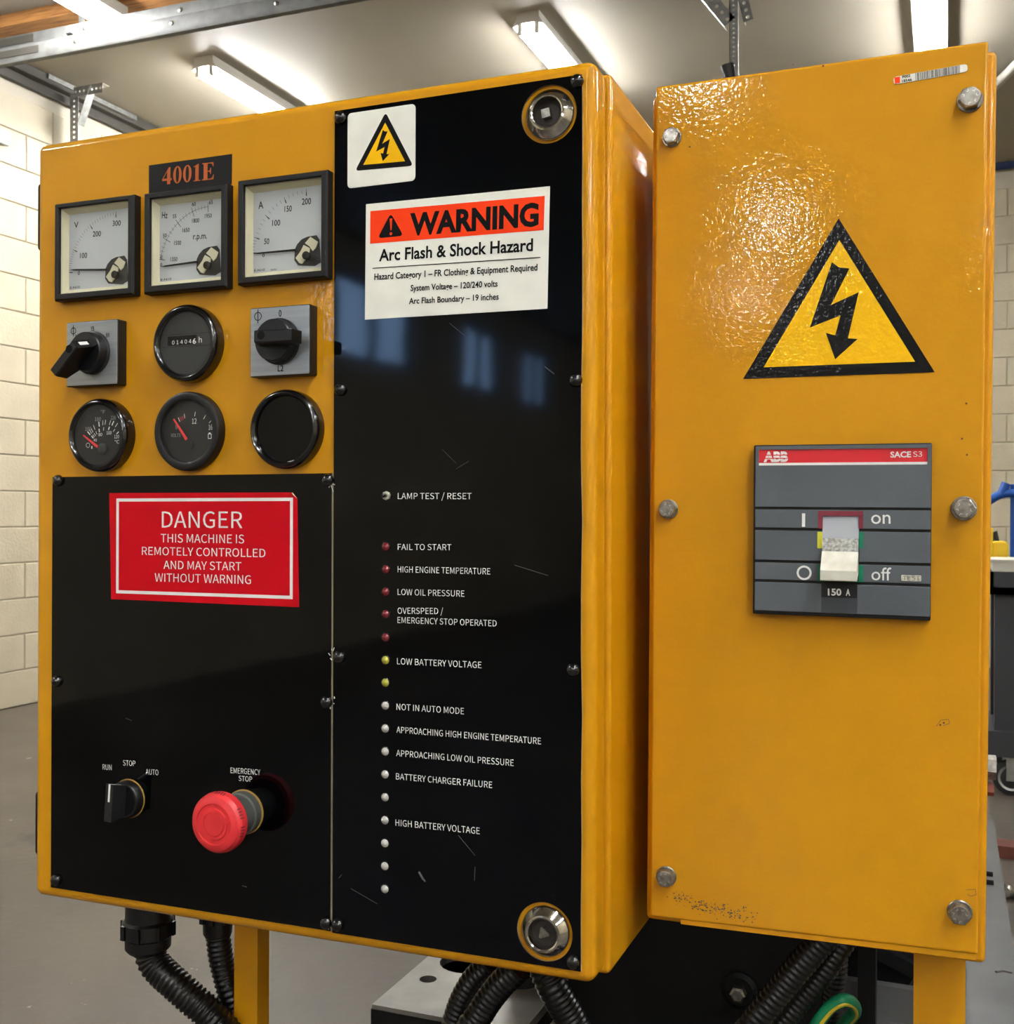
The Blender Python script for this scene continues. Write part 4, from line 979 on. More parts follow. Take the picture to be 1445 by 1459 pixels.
# big triangle
o1 = .0004
T1 = Bf.quad([(1195.2, 311), (1332, 530.2), (1059, 539.8)], o1); T2 = Bf.quad([(1196.1, 342), (1304, 515.2), (1088.3, 523.2)], o1+.0002)
b = MB(); b.prism([T1], o1, .0003, 'sticker_black'); tsg = b.build('voltage_sign', box, smooth=False, label='large black and yellow voltage triangle')
b = MB(); b.prism([T2], o1+.0001, 0, 'sticker_yellow'); b.build('triangle_field', tsg, smooth=False)
b = MB(); b.prism([Bf.quad([(1040+p[0]/4.516, 300+p[1]/4.516) for p in BOLT], o1+.0002)], o1+.0002, 0, 'sticker_black'); b.build('lightning_bolt', tsg, smooth=False)
# cover bolts
def hexbolt():
    t = bpy.data.objects.new('cover_bolt', None)
    b = MB(); b.lathe(0, 0, [(.0071, 0), (.0071, .0012), (.0068, .0015)], 'zinc', 28); w_ = b.build('washer')
    b = MB(); b.lathe(0, 0, [(.0064, .0015), (.0064, .0060), (.0060, .0066)], 'zinc', 6, cap=True, rot=.2)
    b.lathe(0, 0, [(.0056, .0064), (.0054, .0070), (.0050, .0071), (.0002, .0071)], 'zinc', 24); h_ = b.build('head', smooth=False)
    b = MB(); random.seed(5)
    for k in range(7):
        a = k*2*pi/7+.4
        if k == 5: continue
        c_ = Vector((cos(a), sin(a)))*.0034; t_ = Vector((-sin(a), cos(a)))
        seg(b, c_-t_*.0006, c_+t_*.0006, .0004, .0072, 'zinc_stamp'); seg(b, c_-t_*.0006, c_-t_*.0006+c_.normalized()*.0012, .0003, .0072, 'zinc_stamp')
    s_ = b.build('stamp', smooth=False)
    return w_, h_, s_
W_, H_, S_ = hexbolt(); used = False
for k, (px, py, sc_) in enumerate(((955, 192.5, .92), (1382.5, 138.5, 1.08), (950, 725.5, .95), (1374, 724.5, 1.08), (947, 1252, .98), (1368, 1303.5, 1.06))):
    c = Bf.uv(px, py, .006)
    t = sub('cover_bolt', box); t.location = (c[0], 0, c[1]); t.scale = (sc_,)*3; t.rotation_euler = (0, k*1.1, 0)
    for s_ in (W_, H_, S_):
        o = s_ if not used else s_.copy()
        if used: C.objects.link(o)
        o.parent = t
    used = True
# bolt sticking out of the right side
c = Bf.uv(1409, 1093, -.035)
b = MB(); ex = max(bd[1][0], bd[2][0])
b.rings([[(x, .035+.008*cos(a), c[1]+.008*sin(a)) for a in [radians(60*i+10) for i in range(6)]] for x in (ex-.006, ex+.0045)], 'zinc', cap=(True, True))
b.rings([[(x, .035+.010*cos(a), c[1]-.014+.004*sin(a)) for a in [radians(30*i) for i in range(12)]] for x in (ex-.006, ex+.003)], 'wood_red')
b.build('side_bolt', box, smooth=False)
# barcode label
bq_ = Bf.quad([(1273.2, 109.8), (1378.6, 90.8), (1379.2, 101.8), (1273.6, 120.6)], o1)
b = MB(); cap_ = roundpoly([bq_[3], bq_[2], bq_[1], bq_[0]], .0022, 4); b.prism([cap_], o1, .0003, 'sticker_white'); bl = b.build('barcode_label', box, smooth=False, label='small white barcode label with an orange end')
b = MB(); o3 = o1+.0001
dq_ = Vector(bq_[1])-Vector(bq_[0]); hq = Vector(bq_[3])-Vector(bq_[0]); q00 = Vector(bq_[0])
def lq(s0_, s1_, t0_, t1_): return [tuple(q00+dq_*s+hq*t) for s, t in ((s0_, t0_), (s1_, t0_), (s1_, t1_), (s0_, t1_))]
b.prism([lq(.015, .09, .08, .92)], o3, 0, 'sticker_orange')
random.seed(4); s = .30
while s < .90:
    w_ = random.choice((.004, .004, .008, .013)); b.prism([lq(s, s+w_, 0.02, .98)], o3, 0, 'barcode_ink'); s += w_+random.choice((.004, .004, .007, .011))
Bf.text(b, 'P002', (1286, 111.5), (1297.5, 109.4), 3.6, o3, 'ink', .03); Bf.text(b, '18546', (1285.4, 117.4), (1299.5, 115), 3.6, o3, 'ink', .03)
b.build('print', bl, smooth=False)

# ---- circuit breaker front
k4 = lambda x, y: (1050+x/4.817, 610+y/4.817)
BO = .010
br = sub('circuit_breaker', box, label='grey circuit breaker with white toggle set to off')
of = Bf.rect([k4(119, 119), k4(1340, 100), k4(1331, 1318), k4(110, 1275)], BO-.003)
b = MB(); b.rplate(of[0], of[1], of[2], of[3], BO-.002, BO-.002, 'black_plastic', rc=.001, re=.0005); b.build('surround', br)
ff = Bf.rect([k4(128, 128), k4(1334, 106), k4(1330, 1292), k4(124, 1254)], BO)
gy = [Bf.uv(*k4(720, y), BO)[1] for y in (552, 699, 925, 1063)]
gh = .0009
bands = [(gy[0]+gh, ff[3]), (gy[1]+gh, gy[0]-gh), (gy[2]+gh, gy[1]-gh), (gy[3]+gh, gy[2]-gh), (ff[2], gy[3]-gh)]
slot = Bf.rect([k4(588, 598), k4(840, 598), k4(838, 1052), k4(582, 1048)], BO)
for i, (za, zb_) in enumerate(bands):
    b = MB()
    if i == 0 or i == 4:
        if i == 0:
            st = Bf.rect([k4(150, 153), k4(1311, 131), k4(1308, 243), k4(152, 262)], BO)
            b.prism([[(ff[0], za), (ff[1], za), (ff[1], zb_), (ff[0], zb_)], [(st[0], st[2]), (st[1], st[2]), (st[1], st[3]), (st[0], st[3])]], BO, .004, 'breaker_grey')
        else: b.rplate(ff[0], ff[1], za, zb_, BO, .004, 'breaker_grey', rc=.0006, re=.0003)
    else:
        zl = za if i != 1 else za
        x_ = (slot[0], slot[1]); lo_, hi_ = max(za, slot[2]), min(zb_, slot[3])
        b.rplate(ff[0], x_[0], za, zb_, BO, .004, 'breaker_grey', rc=.0004, re=.0003)
        b2 = MB(); b2.rplate(x_[1], ff[1], za, zb_, BO, .004, 'breaker_grey', rc=.0004, re=.0003); b2.build('face_band', br, smooth=False)
        if hi_ < zb_: b.box(x_[0], x_[1], -BO, -BO+.004, hi_, zb_, 'breaker_grey')
        if lo_ > za: b.box(x_[0], x_[1], -BO, -BO+.004, za, lo_, 'breaker_grey')
    b.build('face_band', br, smooth=False)
b = MB(); o4 = BO-.0008; b.box(st[0], st[1], -o4, -o4+.002, st[2], st[3], 'red_line'); hh = (st[3]-st[2])*.16
b.box(st[0], st[1], -o4-.0001, -o4, st[2], st[2]+hh, 'white_print'); strip = b.build('brand_strip', br, smooth=False, label='red strip with white maker lettering')
b = MB(); Bf.text(b, 'ABB', k4(184, 229), k4(352, 227), 63/4.817, o4+.0002, 'white_print', .05); Bf.text(b, 'SACE', k4(1054, 201), k4(1196, 199), 38/4.817, o4+.0002, 'white_print', .03); Bf.text(b, 'S3', k4(1210, 197), k4(1272, 195), 36/4.817, o4+.0002, 'white_print', 0)
for yy in (186, 208):
    l_ = Bf.uv(*k4(180, yy), o4+.0003); r2 = Bf.uv(*k4(356, yy-2), o4+.0003); seg(b, l_, r2, .0006, o4+.0003, 'red_line')
lx0 = Bf.uv(*k4(298, 200), o4+.0003)
b.build('lettering', strip, smooth=False)
o4 = BO+.0001
def rc_(P, m, b, o=None):
    r4_ = Bf.rect([k4(*p) for p in P], o4); b.box(r4_[0], r4_[1], -(o or o4), -(o or o4)+.0001, r4_[2], r4_[3], m); return r4_
b = MB(); rc_([(557, 570), (867, 568), (867, 602), (557, 604)], 'maroon', b); rc_([(557, 600), (590, 600), (590, 690), (557, 690)], 'maroon', b); rc_([(836, 600), (867, 600), (867, 690), (836, 688)], 'maroon', b); b.build('on_marker', br, smooth=False)
b = MB(); rc_([(553, 712), (588, 712), (588, 825), (553, 825)], 'lime', b); b.build('trip_marker', br, smooth=False)
b = MB(); rc_([(838, 712), (870, 712), (870, 825), (838, 825)], 'green', b); rc_([(557, 938), (584, 938), (584, 1052), (557, 1050)], 'green', b); rc_([(836, 942), (870, 942), (870, 1058), (836, 1056)], 'green', b); rc_([(557, 1046), (870, 1050), (870, 1056), (557, 1052)], 'green', b); b.build('off_marker', br, smooth=False)
b = MB(); rc_([(580, 1062), (828, 1066), (826, 1275), (580, 1268)], 'breaker_grey_dark', b)
r_l = rc_([(580, 1062), (828, 1066), (826, 1166), (580, 1160)], 'black_plastic', b, o4+.0002)
b.build('rating_label', br, smooth=False)
b = MB(); o5 = o4+.0004
Bf.text(b, '150', k4(625, 1147), k4(718, 1148), 44/4.817, o5, 'white_print', .03); Bf.text(b, 'A', k4(748, 1148), k4(778, 1149), 42/4.817, o5, 'white_print', .03)
rc_([(447, 585), (469, 585), (469, 677), (447, 677)], 'white_print', b)
Bf.text(b, 'on', k4(922, 656), k4(1055, 656), 91/4.817, o4, 'white_print', .004); Bf.text(b, 'off', k4(924, 1043), k4(1060, 1045), 86/4.817, o4, 'white_print', .004)
oc = Bf.uv(*k4(462, 993), o4); orr = Bf.uv(*k4(462, 943), o4)[1]-oc[1]; b.prism([circ(oc[0], oc[1], orr, 40), circ(oc[0], oc[1], orr*.72, 40)], o4, 0, 'white_print')
b.build('lettering', br, smooth=False)
b = MB(); tq = Bf.rect([k4(1128, 1008), k4(1266, 1012), k4(1266, 1054), k4(1128, 1048)], o4+.0006); b.rplate(tq[0], tq[1], tq[2], tq[3], BO+.0006, .0006, 'cream_dirty', rc=.0006, re=.0002)
Bf.text(b, 'TEST', k4(1138, 1044), k4(1258, 1046), 30/4.817, BO+.0007, 'breaker_grey', 0); b.build('test_button', br, smooth=False)
# toggle: curved shutter in the slot and a wedge handle
b = MB()
zz = [Bf.uv(*k4(715, y), BO)[1] for y in (600, 757, 845, 1050)]
b.box(slot[0], slot[1], -BO+.0035, -BO+.0045, slot[2], slot[3], 'ink')
b.rings([[(x, y, z) for y, z in ((-BO+.004, slot[3]-.0002), (-BO+.0012, slot[3]-.0002), (-BO-.0006, zz[1]), (-BO+.004, zz[1]))] for x in (slot[0]+.0002, slot[1]-.0002)], 'handle_grey')
b.build('shutter', br, smooth=False)
tg = sub('toggle', br) if False else None
b = MB(); hx0, hx1 = slot[0]+.0003, slot[1]-.0003
HO = BO+.015
ph = [Bf.uv(*k4(705, y), HO)[1] for y in (970, 1046)]; zt_ = Bf.uv(*k4(705, 868), BO+.006)[1]
b.rings([[(x, y, z) for y, z in ((-BO-.0006, zz[1]), (-BO-.004, zz[2]-.0002), (-BO+.003, zz[2]-.003), (-BO+.003, zz[1]))] for x in (hx0, hx1)], 'speckled')
b.rings([[(x, y, z) for y, z in ((-BO-.004, zz[2]), (-HO, ph[0]), (-HO-.0005, ph[0]-.0008), (-HO-.0002, ph[1]), (-HO+.0012, ph[1]-.0005), (-BO+.002, zz[3]-.001+.006), (-BO+.002, zz[2]-.002))] for x in (hx0, hx0+.0006, hx1-.0006, hx1)], 'handle_white')
b.build('toggle', br, smooth=False, label='off-white toggle handle, smudged')
# grime near the bottom left of the cover, small chips along the edges
b = MB(); random.seed(21)
for k in range(230):
    t = random.random(); px = 960+115*t+random.gauss(0, 6); py = 1281+26*t+random.gauss(0, 5)-(4 if t < .15 else 0)
    c_ = Bf.uv(px, py, .0002); r = random.uniform(.0002, .0008)
    b.prism([[(c_[0]+r*random.uniform(.5, 1.2)*cos(a), c_[1]+r*random.uniform(.4, 1)*sin(a)) for a in [2*pi*i/5 for i in range(5)]]], .00015, 0, 'dark_metal')
for (px, py) in ((1173, 94), (1377, 575), (1371, 625), (1378, 648), (983, 209), (1130, 65+27), (1345, 1030), (1340, 1033)):
    c_ = Bf.uv(px, py, .0002); b.prism([circ(c_[0], c_[1], .0007, 7)], .00015, 0, 'wood_red')
P_ = [(1334, 1035), (1341, 1026), (1352, 1025), (1353, 1031), (1344, 1034)]
for i in range(4): seg(b, Bf.uv(*P_[i], .0002), Bf.uv(*P_[i+1], .0002), .0003, .00015, 'dark_metal')
P_ = [(1377, 1268), (1390, 1267), (1391, 1275), (1383, 1277), (1378, 1274)]
for i in range(4): seg(b, Bf.uv(*P_[i], .0002), Bf.uv(*P_[i+1], .0002), .0003, .00015, 'dark_metal')
o = b.build('grime', box, smooth=False); o['kind'] = 'stuff'

# ================================================================== posts, conduits, machine
YP = .82
def post(name, label, xa, xb, ytop, Y0_, depth, ztop):
    a = onY(xa, ytop, Y0_); c = onY(xb, ytop, Y0_); m = (a+c)/2
    t = thing(name, label, 'post', (m.x, Y0_+depth/2, 0)); w2 = (c.x-a.x)/2
    b = MB(); th_ = .004
    b.rings([[(sx*w2+ox, sy, z) for sx, ox, sy in ((-1, 0, -depth/2), (1, 0, -depth/2), (1, 0, depth/2), (1, -th_, depth/2), (1, -th_, -depth/2+th_), (-1, th_, -depth/2+th_), (-1, th_, depth/2), (-1, 0, depth/2))] for z in (.012, ztop)], 'enamel')
    b.build('channel', t, smooth=False)
    b = MB(); b.box(-w2-.03, w2+.03, -depth/2-.03, depth/2+.03, 0, .012, 'enamel'); b.build('foot_plate', t, smooth=False)
    return t
zcab = A.O.z
post('support_post', 'yellow steel channel post holding up the wide control cabinet', 334, 367, 1326, YP, .018, zcab+zb2-.002)
post('support_post', 'yellow steel post under the right side of the breaker cabinet', 1302, 1376, 1366, .80, .04, Bf.O.z+.0)

def spline(P, n=14):
    P = [Vector(p) for p in P]; P = [P[0]*2-P[1]]+P+[P[-1]*2-P[-2]]; out = []
    for i in range(1, len(P)-2):
        for k in range(n):
            t = k/n; a, b_, c, d = P[i-1:i+3]
            out.append(.5*((2*b_)+(c-a)*t+(2*a-5*b_+4*c-d)*t*t+(3*b_-a-3*c+d)*t**3))
    out.append(P[-2]); return out
def resample(P, step):
    out = [P[0]]; acc = 0
    for i in range(len(P)-1):
        a, c = P[i], P[i+1]; L = (c-a).length
        while acc+L >= step:
            t = (step-acc)/L; a = a+(c-a)*t; out.append(a); L = (c-a).length; acc = 0
        acc += L
    return out
def conduit(label, pts, r, pitch=.0044, gland=None, lower=None):
    P = [onY(*p) for p in pts]
    base_ = P[-1].copy()
    if lower: P += [Vector((base_.x+q[0], q[1], q[2])) for q in lower]
    S = resample(spline(P), pitch/4)
    t = thing('flexible_conduit', label, 'conduit', tuple(P[0]), group='black corrugated conduits')
    o0 = Vector(P[0])
    rad = [r*(1.0 if i % 4 in (0, 1) else .90) for i in range(len(S))]
    b = MB(); b.tube([p-o0 for p in S], rad, 'conduit', 18); b.build('corrugated_hose', t, angle=80)
    if gland:
        top = gland[0]; gx = P[0]-o0
        b = MB(); zt2 = top-o0.z; R = gland[1]
        b.rings([[(gx.x+R*k_*cos(a), gx.y+R*k_*sin(a), z) for a in [2*pi*i/32 for i in range(32)]] for k_, z in ((.92, zt2), (.92, gx.z+.024), (1.04, gx.z+.022), (1.04, gx.z+.010), (.94, gx.z+.008), (.92, gx.z-.001), (.8, gx.z-.004))], 'black_plastic')
        b.build('gland', t)
        b = MB()
        for i in range(8):
            a = 2*pi*i/8+.3; b.box(gx.x+R*1.04*cos(a)-.002, gx.x+R*1.04*cos(a)+.002, gx.y+R*1.04*sin(a)-.002, gx.y+R*1.04*sin(a)+.002, gx.z+.010, gx.z+.022, 'black_plastic')
        b.build('gland_ribs', t, smooth=False)
    return t
gz = zcab+zb2+.001
f3 = lambda x, y, z: (x, y, z)
c1 = onY(212, 1345, .80)
conduit('thick corrugated black conduit with a big gland, leftmost under the wide cabinet', [(211, 1347, .80), (222, 1375, .80), (262, 1413, .80), (315, 1462, .81), (375, 1545, .84)], .0138, gland=(gz, .0212), lower=[(.03, .86, .60), (.06, .93, .50)])
conduit('corrugated black conduit just left of the yellow post under the wide cabinet', [(310, 1327, .83), (316, 1370, .83), (332, 1430, .83), (352, 1500, .85)], .0112, gland=(gz, .0138), lower=[(.01, .88, .60), (.02, .94, .50)])
conduit('darker corrugated conduit, left of the pair below the bottom latch', [(700, 1372, .80), (672, 1402, .80), (652, 1445, .80), (640, 1510, .80)], .0105, lower=[(-.01, .81, .60), (-.01, .87, .52)])
conduit('shiny corrugated conduit, right of the pair below the bottom latch', [(740, 1378, .77), (712, 1405, .77), (684, 1445, .77), (660, 1500, .77)], .0105, lower=[(-.02, .78, .58), (-.03, .87, .48)])
conduit('corrugated conduit slanting right below the bottom right corner of the wide cabinet', [(772, 1372, .82), (787, 1405, .82), (815, 1455, .83), (850, 1530, .84)], .0125, lower=[(.02, .88, .60), (.03, 1.01, .52)])
conduit('upper of two corrugated conduits slanting down left from the breaker cabinet', [(1185, 1325, .80), (1158, 1355, .80), (1118, 1402, .80), (1068, 1465, .80), (1010, 1550, .82)], .0098, pitch=.0042, lower=[(-.05, .86, .58), (-.06, 1.01, .50)])
conduit('lower of two corrugated conduits slanting down left from the breaker cabinet', [(1205, 1335, .83), (1172, 1385, .83), (1135, 1430, .83), (1095, 1480, .83), (1040, 1560, .84)], .0092, pitch=.0042, lower=[(-.04, .88, .58), (-.05, 1.01, .50)])
conduit('thin dark corrugated conduit hanging upright under the breaker cabinet', [(1193, 1335, .90), (1192, 1380, .90), (1186, 1440, .905), (1182, 1520, .92)], .0085, pitch=.004, lower=[(0, .94, .60), (0, 1.01, .52)])
# earth wire
gw = [(1148, 1490, .83), (1166, 1456, .83), (1184, 1434, .83), (1202, 1425, .83), (1215, 1430, .84), (1218, 1442, .855), (1206, 1456, .87), (1190, 1475, .90)]
P = [onY(*p) for p in gw]; S = spline(P, 10); t = thing('earth_wire', 'green and yellow striped earth wire looping under the breaker cabinet', 'cable', tuple(P[0])); o0 = P[0]
b = MB(); b.tube([p-o0 for p in S], .0047, 'wire_green', 14); b.build('sheath', t)
b = MB(); b.tube([p-o0+Vector((.0012, -.0033, -.0012)) for p in S], .0017, 'wire_yellow', 8); b.build('stripe', t)

# generator set: skid, alternator, mounting feet
ZS = H-.43
gen = thing('generator_set', 'black generator machine on a grey steel skid behind and below the cabinets', 'generator', (-.1, .9, 0))
def gpart(name, fn, smooth=False, **pr):
    b = MB(); fn(b); b.xform(lambda v: (v[0]+.1, v[1]-.9, v[2])); return b.build(name, gen, smooth=smooth, **pr)
fl = onZ(530, 1431, ZS)
rl0 = onZ(1445, 1340, ZS); rl1 = onZ(1418, 1190, ZS); XRr = (rl0.x+rl1.x)/2
gl = fl.x; gy0 = fl.y
h1_ = onZ(610, 1395, ZS); h2_ = onZ(632, 1372, ZS)
def left_rail(b):
    hole1 = circ(h1_.x, h1_.y, .008, 16); hole2 = circ(h2_.x+.02, h2_.y+.01, .026, 20)
    q = MB(); q.prism([[(gl, gy0), (gl+.14, gy0), (gl+.14, 2.7), (gl, 2.7)], hole1, hole2], 0, .008, 'skid_top'); q.xform(lambda v: (v[0], v[2], ZS+(-v[1]) if False else ZS-v[1]))
    k = len(b.v); i = b.mi('skid_top'); b.v += q.v; b.f += [tuple(a+k for a in f) for f in q.f]; b.m += [i]*len(q.f)
gpart('deck_plate', left_rail, label='light grey steel deck plate with holes')
gpart('skid_side', lambda b: (b.box(gl, gl+.14, gy0-.001, gy0+.012, ZS-.16, ZS-.004, 'machine_black'), b.box(gl-.001, gl+.012, gy0, 2.7, ZS-.16, ZS-.004, 'machine_black'), b.box(gl-.045, gl+.012, gy0+.01, 2.7, ZS-.16, ZS-.152, 'skid_top')))
gpart('skid_leg', lambda b: (b.box(gl+.01, gl+.12, gy0+.02, 2.6, 0, ZS-.16, 'machine_black')))
rx0 = XRr-.16
gpart('skid_rail', lambda b: (b.box(rx0, XRr, .70, 1.72, ZS-.01, ZS, 'skid_grey'), b.box(rx0+.01, rx0+.02, .70, 1.72, ZS-.16, ZS-.01, 'machine_black')), label='grey steel skid rail receding at the right')
gpart('rail_leg', lambda b: b.box(rx0+.02, XRr-.03, .8, 1.7, 0, ZS-.01, 'machine_black'))
# slots on the rail
def slots(b):
    for (px, py) in ((1407, 1246), (1408, 1258)):
        p = onZ(px, py, ZS+.0006); b.tube([(p.x-.006, p.y, ZS+.0003), (p.x+.006, p.y, ZS+.0003)], .004, 'ink', 8)
gpart('slot', slots)
p = onZ(1436, 1385, ZS+.001); gpart('rust_mark', lambda b: b.tube([(p.x-.010, p.y-.002, ZS), (p.x-.004, p.y+.003, ZS), (p.x+.004, p.y+.001, ZS)], .0014, 'dark_metal', 6))
# alternator body: ribbed drum with end cover
ax, az, ay, AR = -.20, .92, 1.02, .22
def drum(b):
    seg_ = 56; R = []
    for y, k in ((2.5, .98), (1.15, .98), (1.13, 1.0), (1.10, 1.0), (1.08, .93), (1.05, .90), (1.04, .55), (1.03, .50)):
        R.append([(ax+AR*k*cos(2*pi*i/seg_), y, az-.12+AR*k*sin(2*pi*i/seg_)) for i in range(seg_)])
    b.rings(R, 'machine_black')
gpart('alternator_drum', drum, smooth=True)
for k in range(10):
    a = 2*pi*k/10+.2
    def rib(b, a=a):
        c_, s_ = cos(a), sin(a)
        P = [(ax+AR*r*c_-s_*t, y, az-.12+AR*r*s_+c_*t) for r, t, y in ((.5, -.006, 1.03), (.92, -.006, 1.045), (.92, .006, 1.045), (.5, .006, 1.03))]
        b.rings([[(p_[0], p_[1]+.03, p_[2]) for p_ in P], [(p_[0], p_[1]-.006, p_[2]) for p_ in P]], 'machine_black')
    gpart('cover_rib', rib)
gpart('base_frame', lambda b: b.box(-.44, .0, 1.012, 2.6, .3, .58, 'machine_black'))
gpart('front_shroud', lambda b: (b.box(-.335, -.095, .985, 1.03, .40, .80, 'machine_black'),))
# conical mount with flange and bolt, below the middle conduits
m0 = onY(742, 1452, .96)
def mount(b):
    R = [[(m0.x+r*cos(2*pi*i/32), .96+r*sin(2*pi*i/32), m0.z+dz) for i in range(32)] for r, dz in ((.046, -.012), (.046, -.002), (.043, 0), (.028, .002), (.022, .03), (.018, .05))]
    b.rings(R, 'machine_black')
    b.rings([[(m0.x+r*cos(2*pi*i/32), .96+r*sin(2*pi*i/32), m0.z+dz) for i in range(32)] for r, dz in ((.047, -.001), (.044, .0006), (.030, .0022), (.0295, -.001))], 'cream_dirty', cap=(False, False))
gpart('engine_mount', mount, smooth=True)
mb = onY(738, 1443, .93)
gpart('mount_bolt', lambda b: b.rings([[(mb.x+.010*cos(radians(60*i)), .925+.010*sin(radians(60*i)), mb.z+dz) for i in range(6)] for dz in (-.006, .006)], 'cream_dirty'), label='dusty pale hex bolt')
nb_ = onY(1052, 1416, .975)
gpart('cover_nut', lambda b: (b.lathe(nb_.x, nb_.z, [(.016, -.01), (.016, .004), (.012, .006)], 'machine_black', 20, y0=.985), b.lathe(nb_.x, nb_.z, [(.007, 0), (.007, .014), (.005, .015)], 'zinc', 6, y0=.985)), label='bright nut on the dark housing')
# grey bracket plates at the right under the breaker cabinet
g1_ = onY(1200, 1388, 1.0); g2_ = onY(1300, 1405, 1.0); g3_ = onY(1300, 1456, 1.0)
gpart('bracket_plate', lambda b: b.box(g1_.x-.005, g2_.x+.03, .998, 1.008, g3_.z-.002, g1_.z-.004, 'skid_grey'))
g4_ = onY(1225, 1340, .97); gpart('bracket_strut', lambda b: b.box(g4_.x-.001, g4_.x+.013, .965, .985, g3_.z-.02, .86, 'machine_black'))
gpart('bracket_shelf', lambda b: b.box(g1_.x-.012, g2_.x+.03, .93, 1.0, g3_.z-.012, g3_.z-.004, 'machine_black'))

# ------------------------------------------------------------------ things beyond, at the right
cx_, cy_ = .30, 4.85
cart = thing('tool_cart', 'black plastic tool cart on castors at the right edge of the picture', 'cart', (.45, 5.05, 0))
def cpart(name, fn, smooth=False, **pr):
    b = MB(); fn(b); b.xform(lambda v: (v[0]-.45, v[1]-5.05, v[2])); return b.build(name, cart, smooth=smooth, **pr)
cl = onY(1404, 900, 4.8).x
ct = onY(1430, 815, 4.8).z
cpart('top_tray', lambda b: (b.box(cl, cl+.62, 4.8, 5.3, ct-.09, ct-.06, 'cart_black'), b.box(cl, cl+.62, 4.8, 4.83, ct-.09, ct, 'cart_black'), b.box(cl, cl+.62, 5.27, 5.3, ct-.09, ct, 'cart_black'), b.box(cl, cl+.03, 4.8, 5.3, ct-.09, ct, 'cart_black'), b.box(cl+.59, cl+.62, 4.8, 5.3, ct-.09, ct, 'cart_black')))
cpart('lower_tray', lambda b: (b.box(cl, cl+.62, 4.8, 5.3, .16, .26, 'cart_black')))
for (xa, ya) in ((cl+.035, 4.83), (cl+.50, 4.83), (cl+.035, 5.2), (cl+.50, 5.2)):
    cpart('upright', lambda b, xa=xa, ya=ya: b.box(xa, xa+.085, ya, ya+.07, .26, ct-.09, 'cart_black'))
for (xa, ya) in ((cl+.10, 4.88), (cl+.52, 4.88), (cl+.10, 5.22), (cl+.52, 5.22)):
    cpart('wheel', lambda b, xa=xa, ya=ya: (b.lathe(xa, .07, [(.07, 0), (.07, .024), (.06, .03)], 'rubber', 28, y0=ya), b.lathe(xa, .07, [(.052, .028), (.05, .033), (.03, .026), (.002, .026)], 'galv', 28, y0=ya)), smooth=True)
    cpart('castor_fork', lambda b, xa=xa, ya=ya: (b.box(xa-.02, xa+.02, ya-.042, ya-.036, .06, .15, 'galv'), b.box(xa-.03, xa+.03, ya-.04, ya+.02, .145, .16, 'galv')))
tz0 = ct
b = MB(); xa = onY(1414, 800, 4.86).x; zt3 = onY(1430, 797, 4.86).z
b.box(xa, xa+.4, 4.84, 5.12, tz0, zt3-.008, 'tray_white'); b.box(xa-.01, xa+.41, 4.83, 5.13, zt3-.008, zt3, 'tray_white')
tag(b.build('tray', smooth=False), 'white tray lying on top of the black tool cart', 'tray')
ya = 5.17; ja = onY(1412, 790, ya); jb = onY(1437, 770, ya); zj = onY(1425, 771, ya).z
jug = thing('fuel_can', 'small yellow plastic can with a dark handle on the tool cart', 'can', ((ja.x+jb.x)/2, ya+.05, tz0-.06))
b = MB(); w2 = (jb.x-ja.x)/2; b.rplate(-w2, w2, 0, zj-tz0+.06, .05, .1, 'yellow_plastic', rc=.02, re=.01); b.build('body', jug)
b = MB(); b.tube([(-w2*.8, 0, zj-tz0+.055), (-w2*.75, 0, zj-tz0+.09), (-w2*.45, 0, zj-tz0+.10), (-w2*.2, 0, zj-tz0+.055)], .009, 'rubber', 10); b.build('handle', jug)
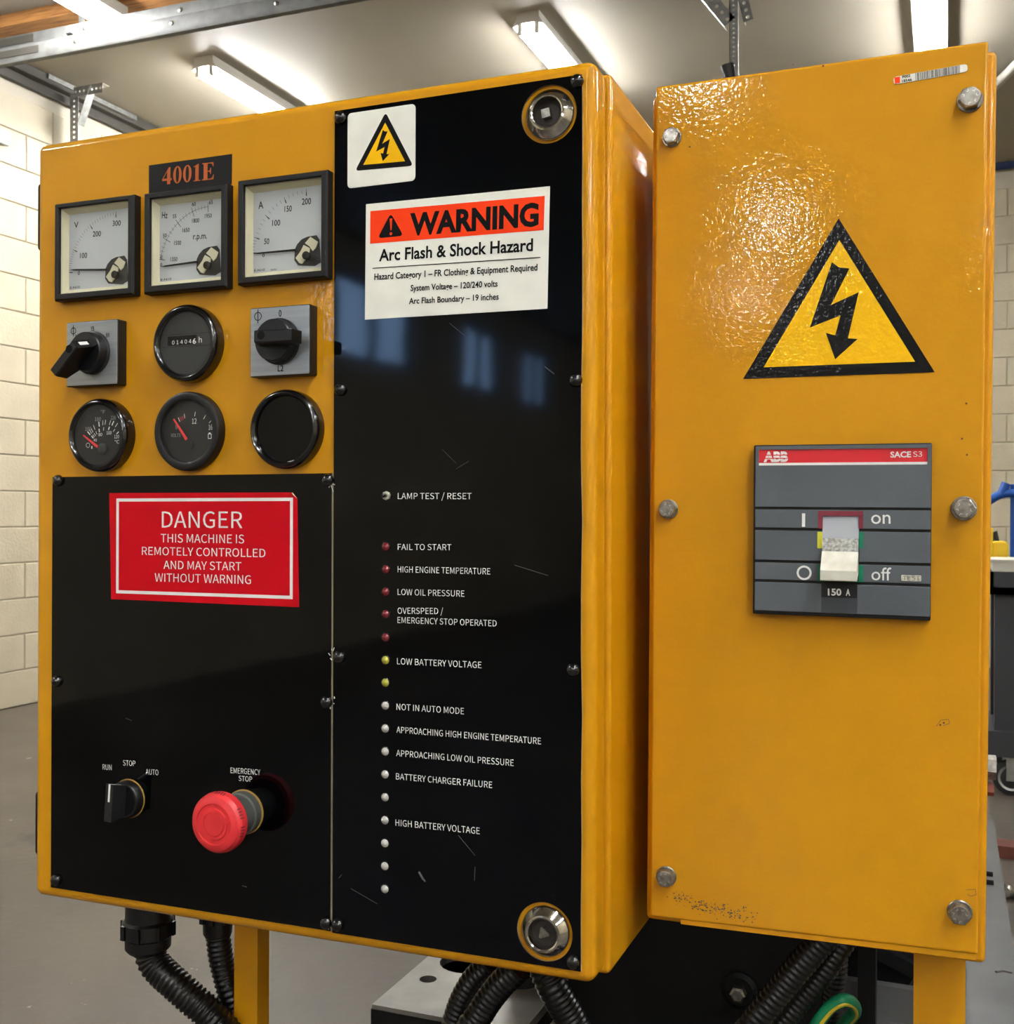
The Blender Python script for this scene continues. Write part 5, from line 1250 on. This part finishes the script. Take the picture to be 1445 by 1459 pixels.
b = MB(); pz0 = onY(1410, 752, 5.2); b.tube([(pz0.x-.012, 5.13, tz0-.058), (pz0.x-.012, 5.13, pz0.z)], .024, 'yellow_plastic', 16); tag(b.build('bottle'), 'tall yellow bottle beside the yellow can, half hidden by the cabinet', 'bottle')
b = MB(); rbx = onY(1441, 1000, 5.0); b.box(rbx.x, rbx.x+.22, 4.91, 5.14, .262, .6, 'red_box'); tag(b.build('box', smooth=False), 'red box on the lower shelf of the tool cart', 'box')
YT = 6.0
ht = thing('hand_truck', 'blue tubular hand truck standing behind the tool cart', 'hand truck', (.6, YT, 0))
def hp(name, fn):
    b = MB(); fn(b); b.xform(lambda v: (v[0]-.6, v[1]-YT, v[2])); return b.build(name, ht)
t0_ = onY(1400, 722, YT); t1_ = onY(1412, 712, YT); t2_ = onY(1428, 704, YT); t3_ = onY(1445, 703, YT); t4_ = onY(1470, 706, YT)
hp('handle_bar', lambda b: b.tube(spline([t0_-Vector((.06, 0, .12)), t0_, t1_, t2_, t3_, t4_], 6), .021, 'blue_paint', 12))
v0 = onY(1446, 690, YT+.02)
hp('upright', lambda b: b.tube([(v0.x, YT+.02, .02), (v0.x, YT+.02, v0.z)], .02, 'blue_paint', 12))
v1 = onY(1434, 697, YT); hp('grip', lambda b: b.tube([(v1.x-.02, YT, v1.z-.02), (v1.x, YT, v1.z+.03)], .022, 'blue_paint', 12))
hp('left_upright', lambda b: b.tube([(t0_.x-.06, YT, .02), (t0_.x-.06, YT, t0_.z-.12)], .02, 'blue_paint', 12))
hp('toe_plate', lambda b: b.box(t0_.x-.1, v0.x+.05, YT-.25, YT+.02, 0, .012, 'blue_paint'))
wf = onZ(1416, 1222, .0); b = MB(); b.box(wf.x-.0, wf.x+.5, wf.y, wf.y+.09, 0, .04, 'wood_red'); tag(b.build('timber_offcut', smooth=False), 'reddish brown timber offcut on the floor at the right', 'wood')
pk = onZ(1432, 1268, .02)
b = MB(); b.lathe(pk.x, .022, [(.022, 0), (.022, .02), (.014, .03)], 'zinc', 14, y0=pk.y); b.tube([(pk.x, pk.y, .01), (pk.x+.05, pk.y-.02, .01)], .01, 'dark_metal', 8); tag(b.build('loose_bolt'), 'loose metal bolt lying on the floor at the right edge', 'bolt')
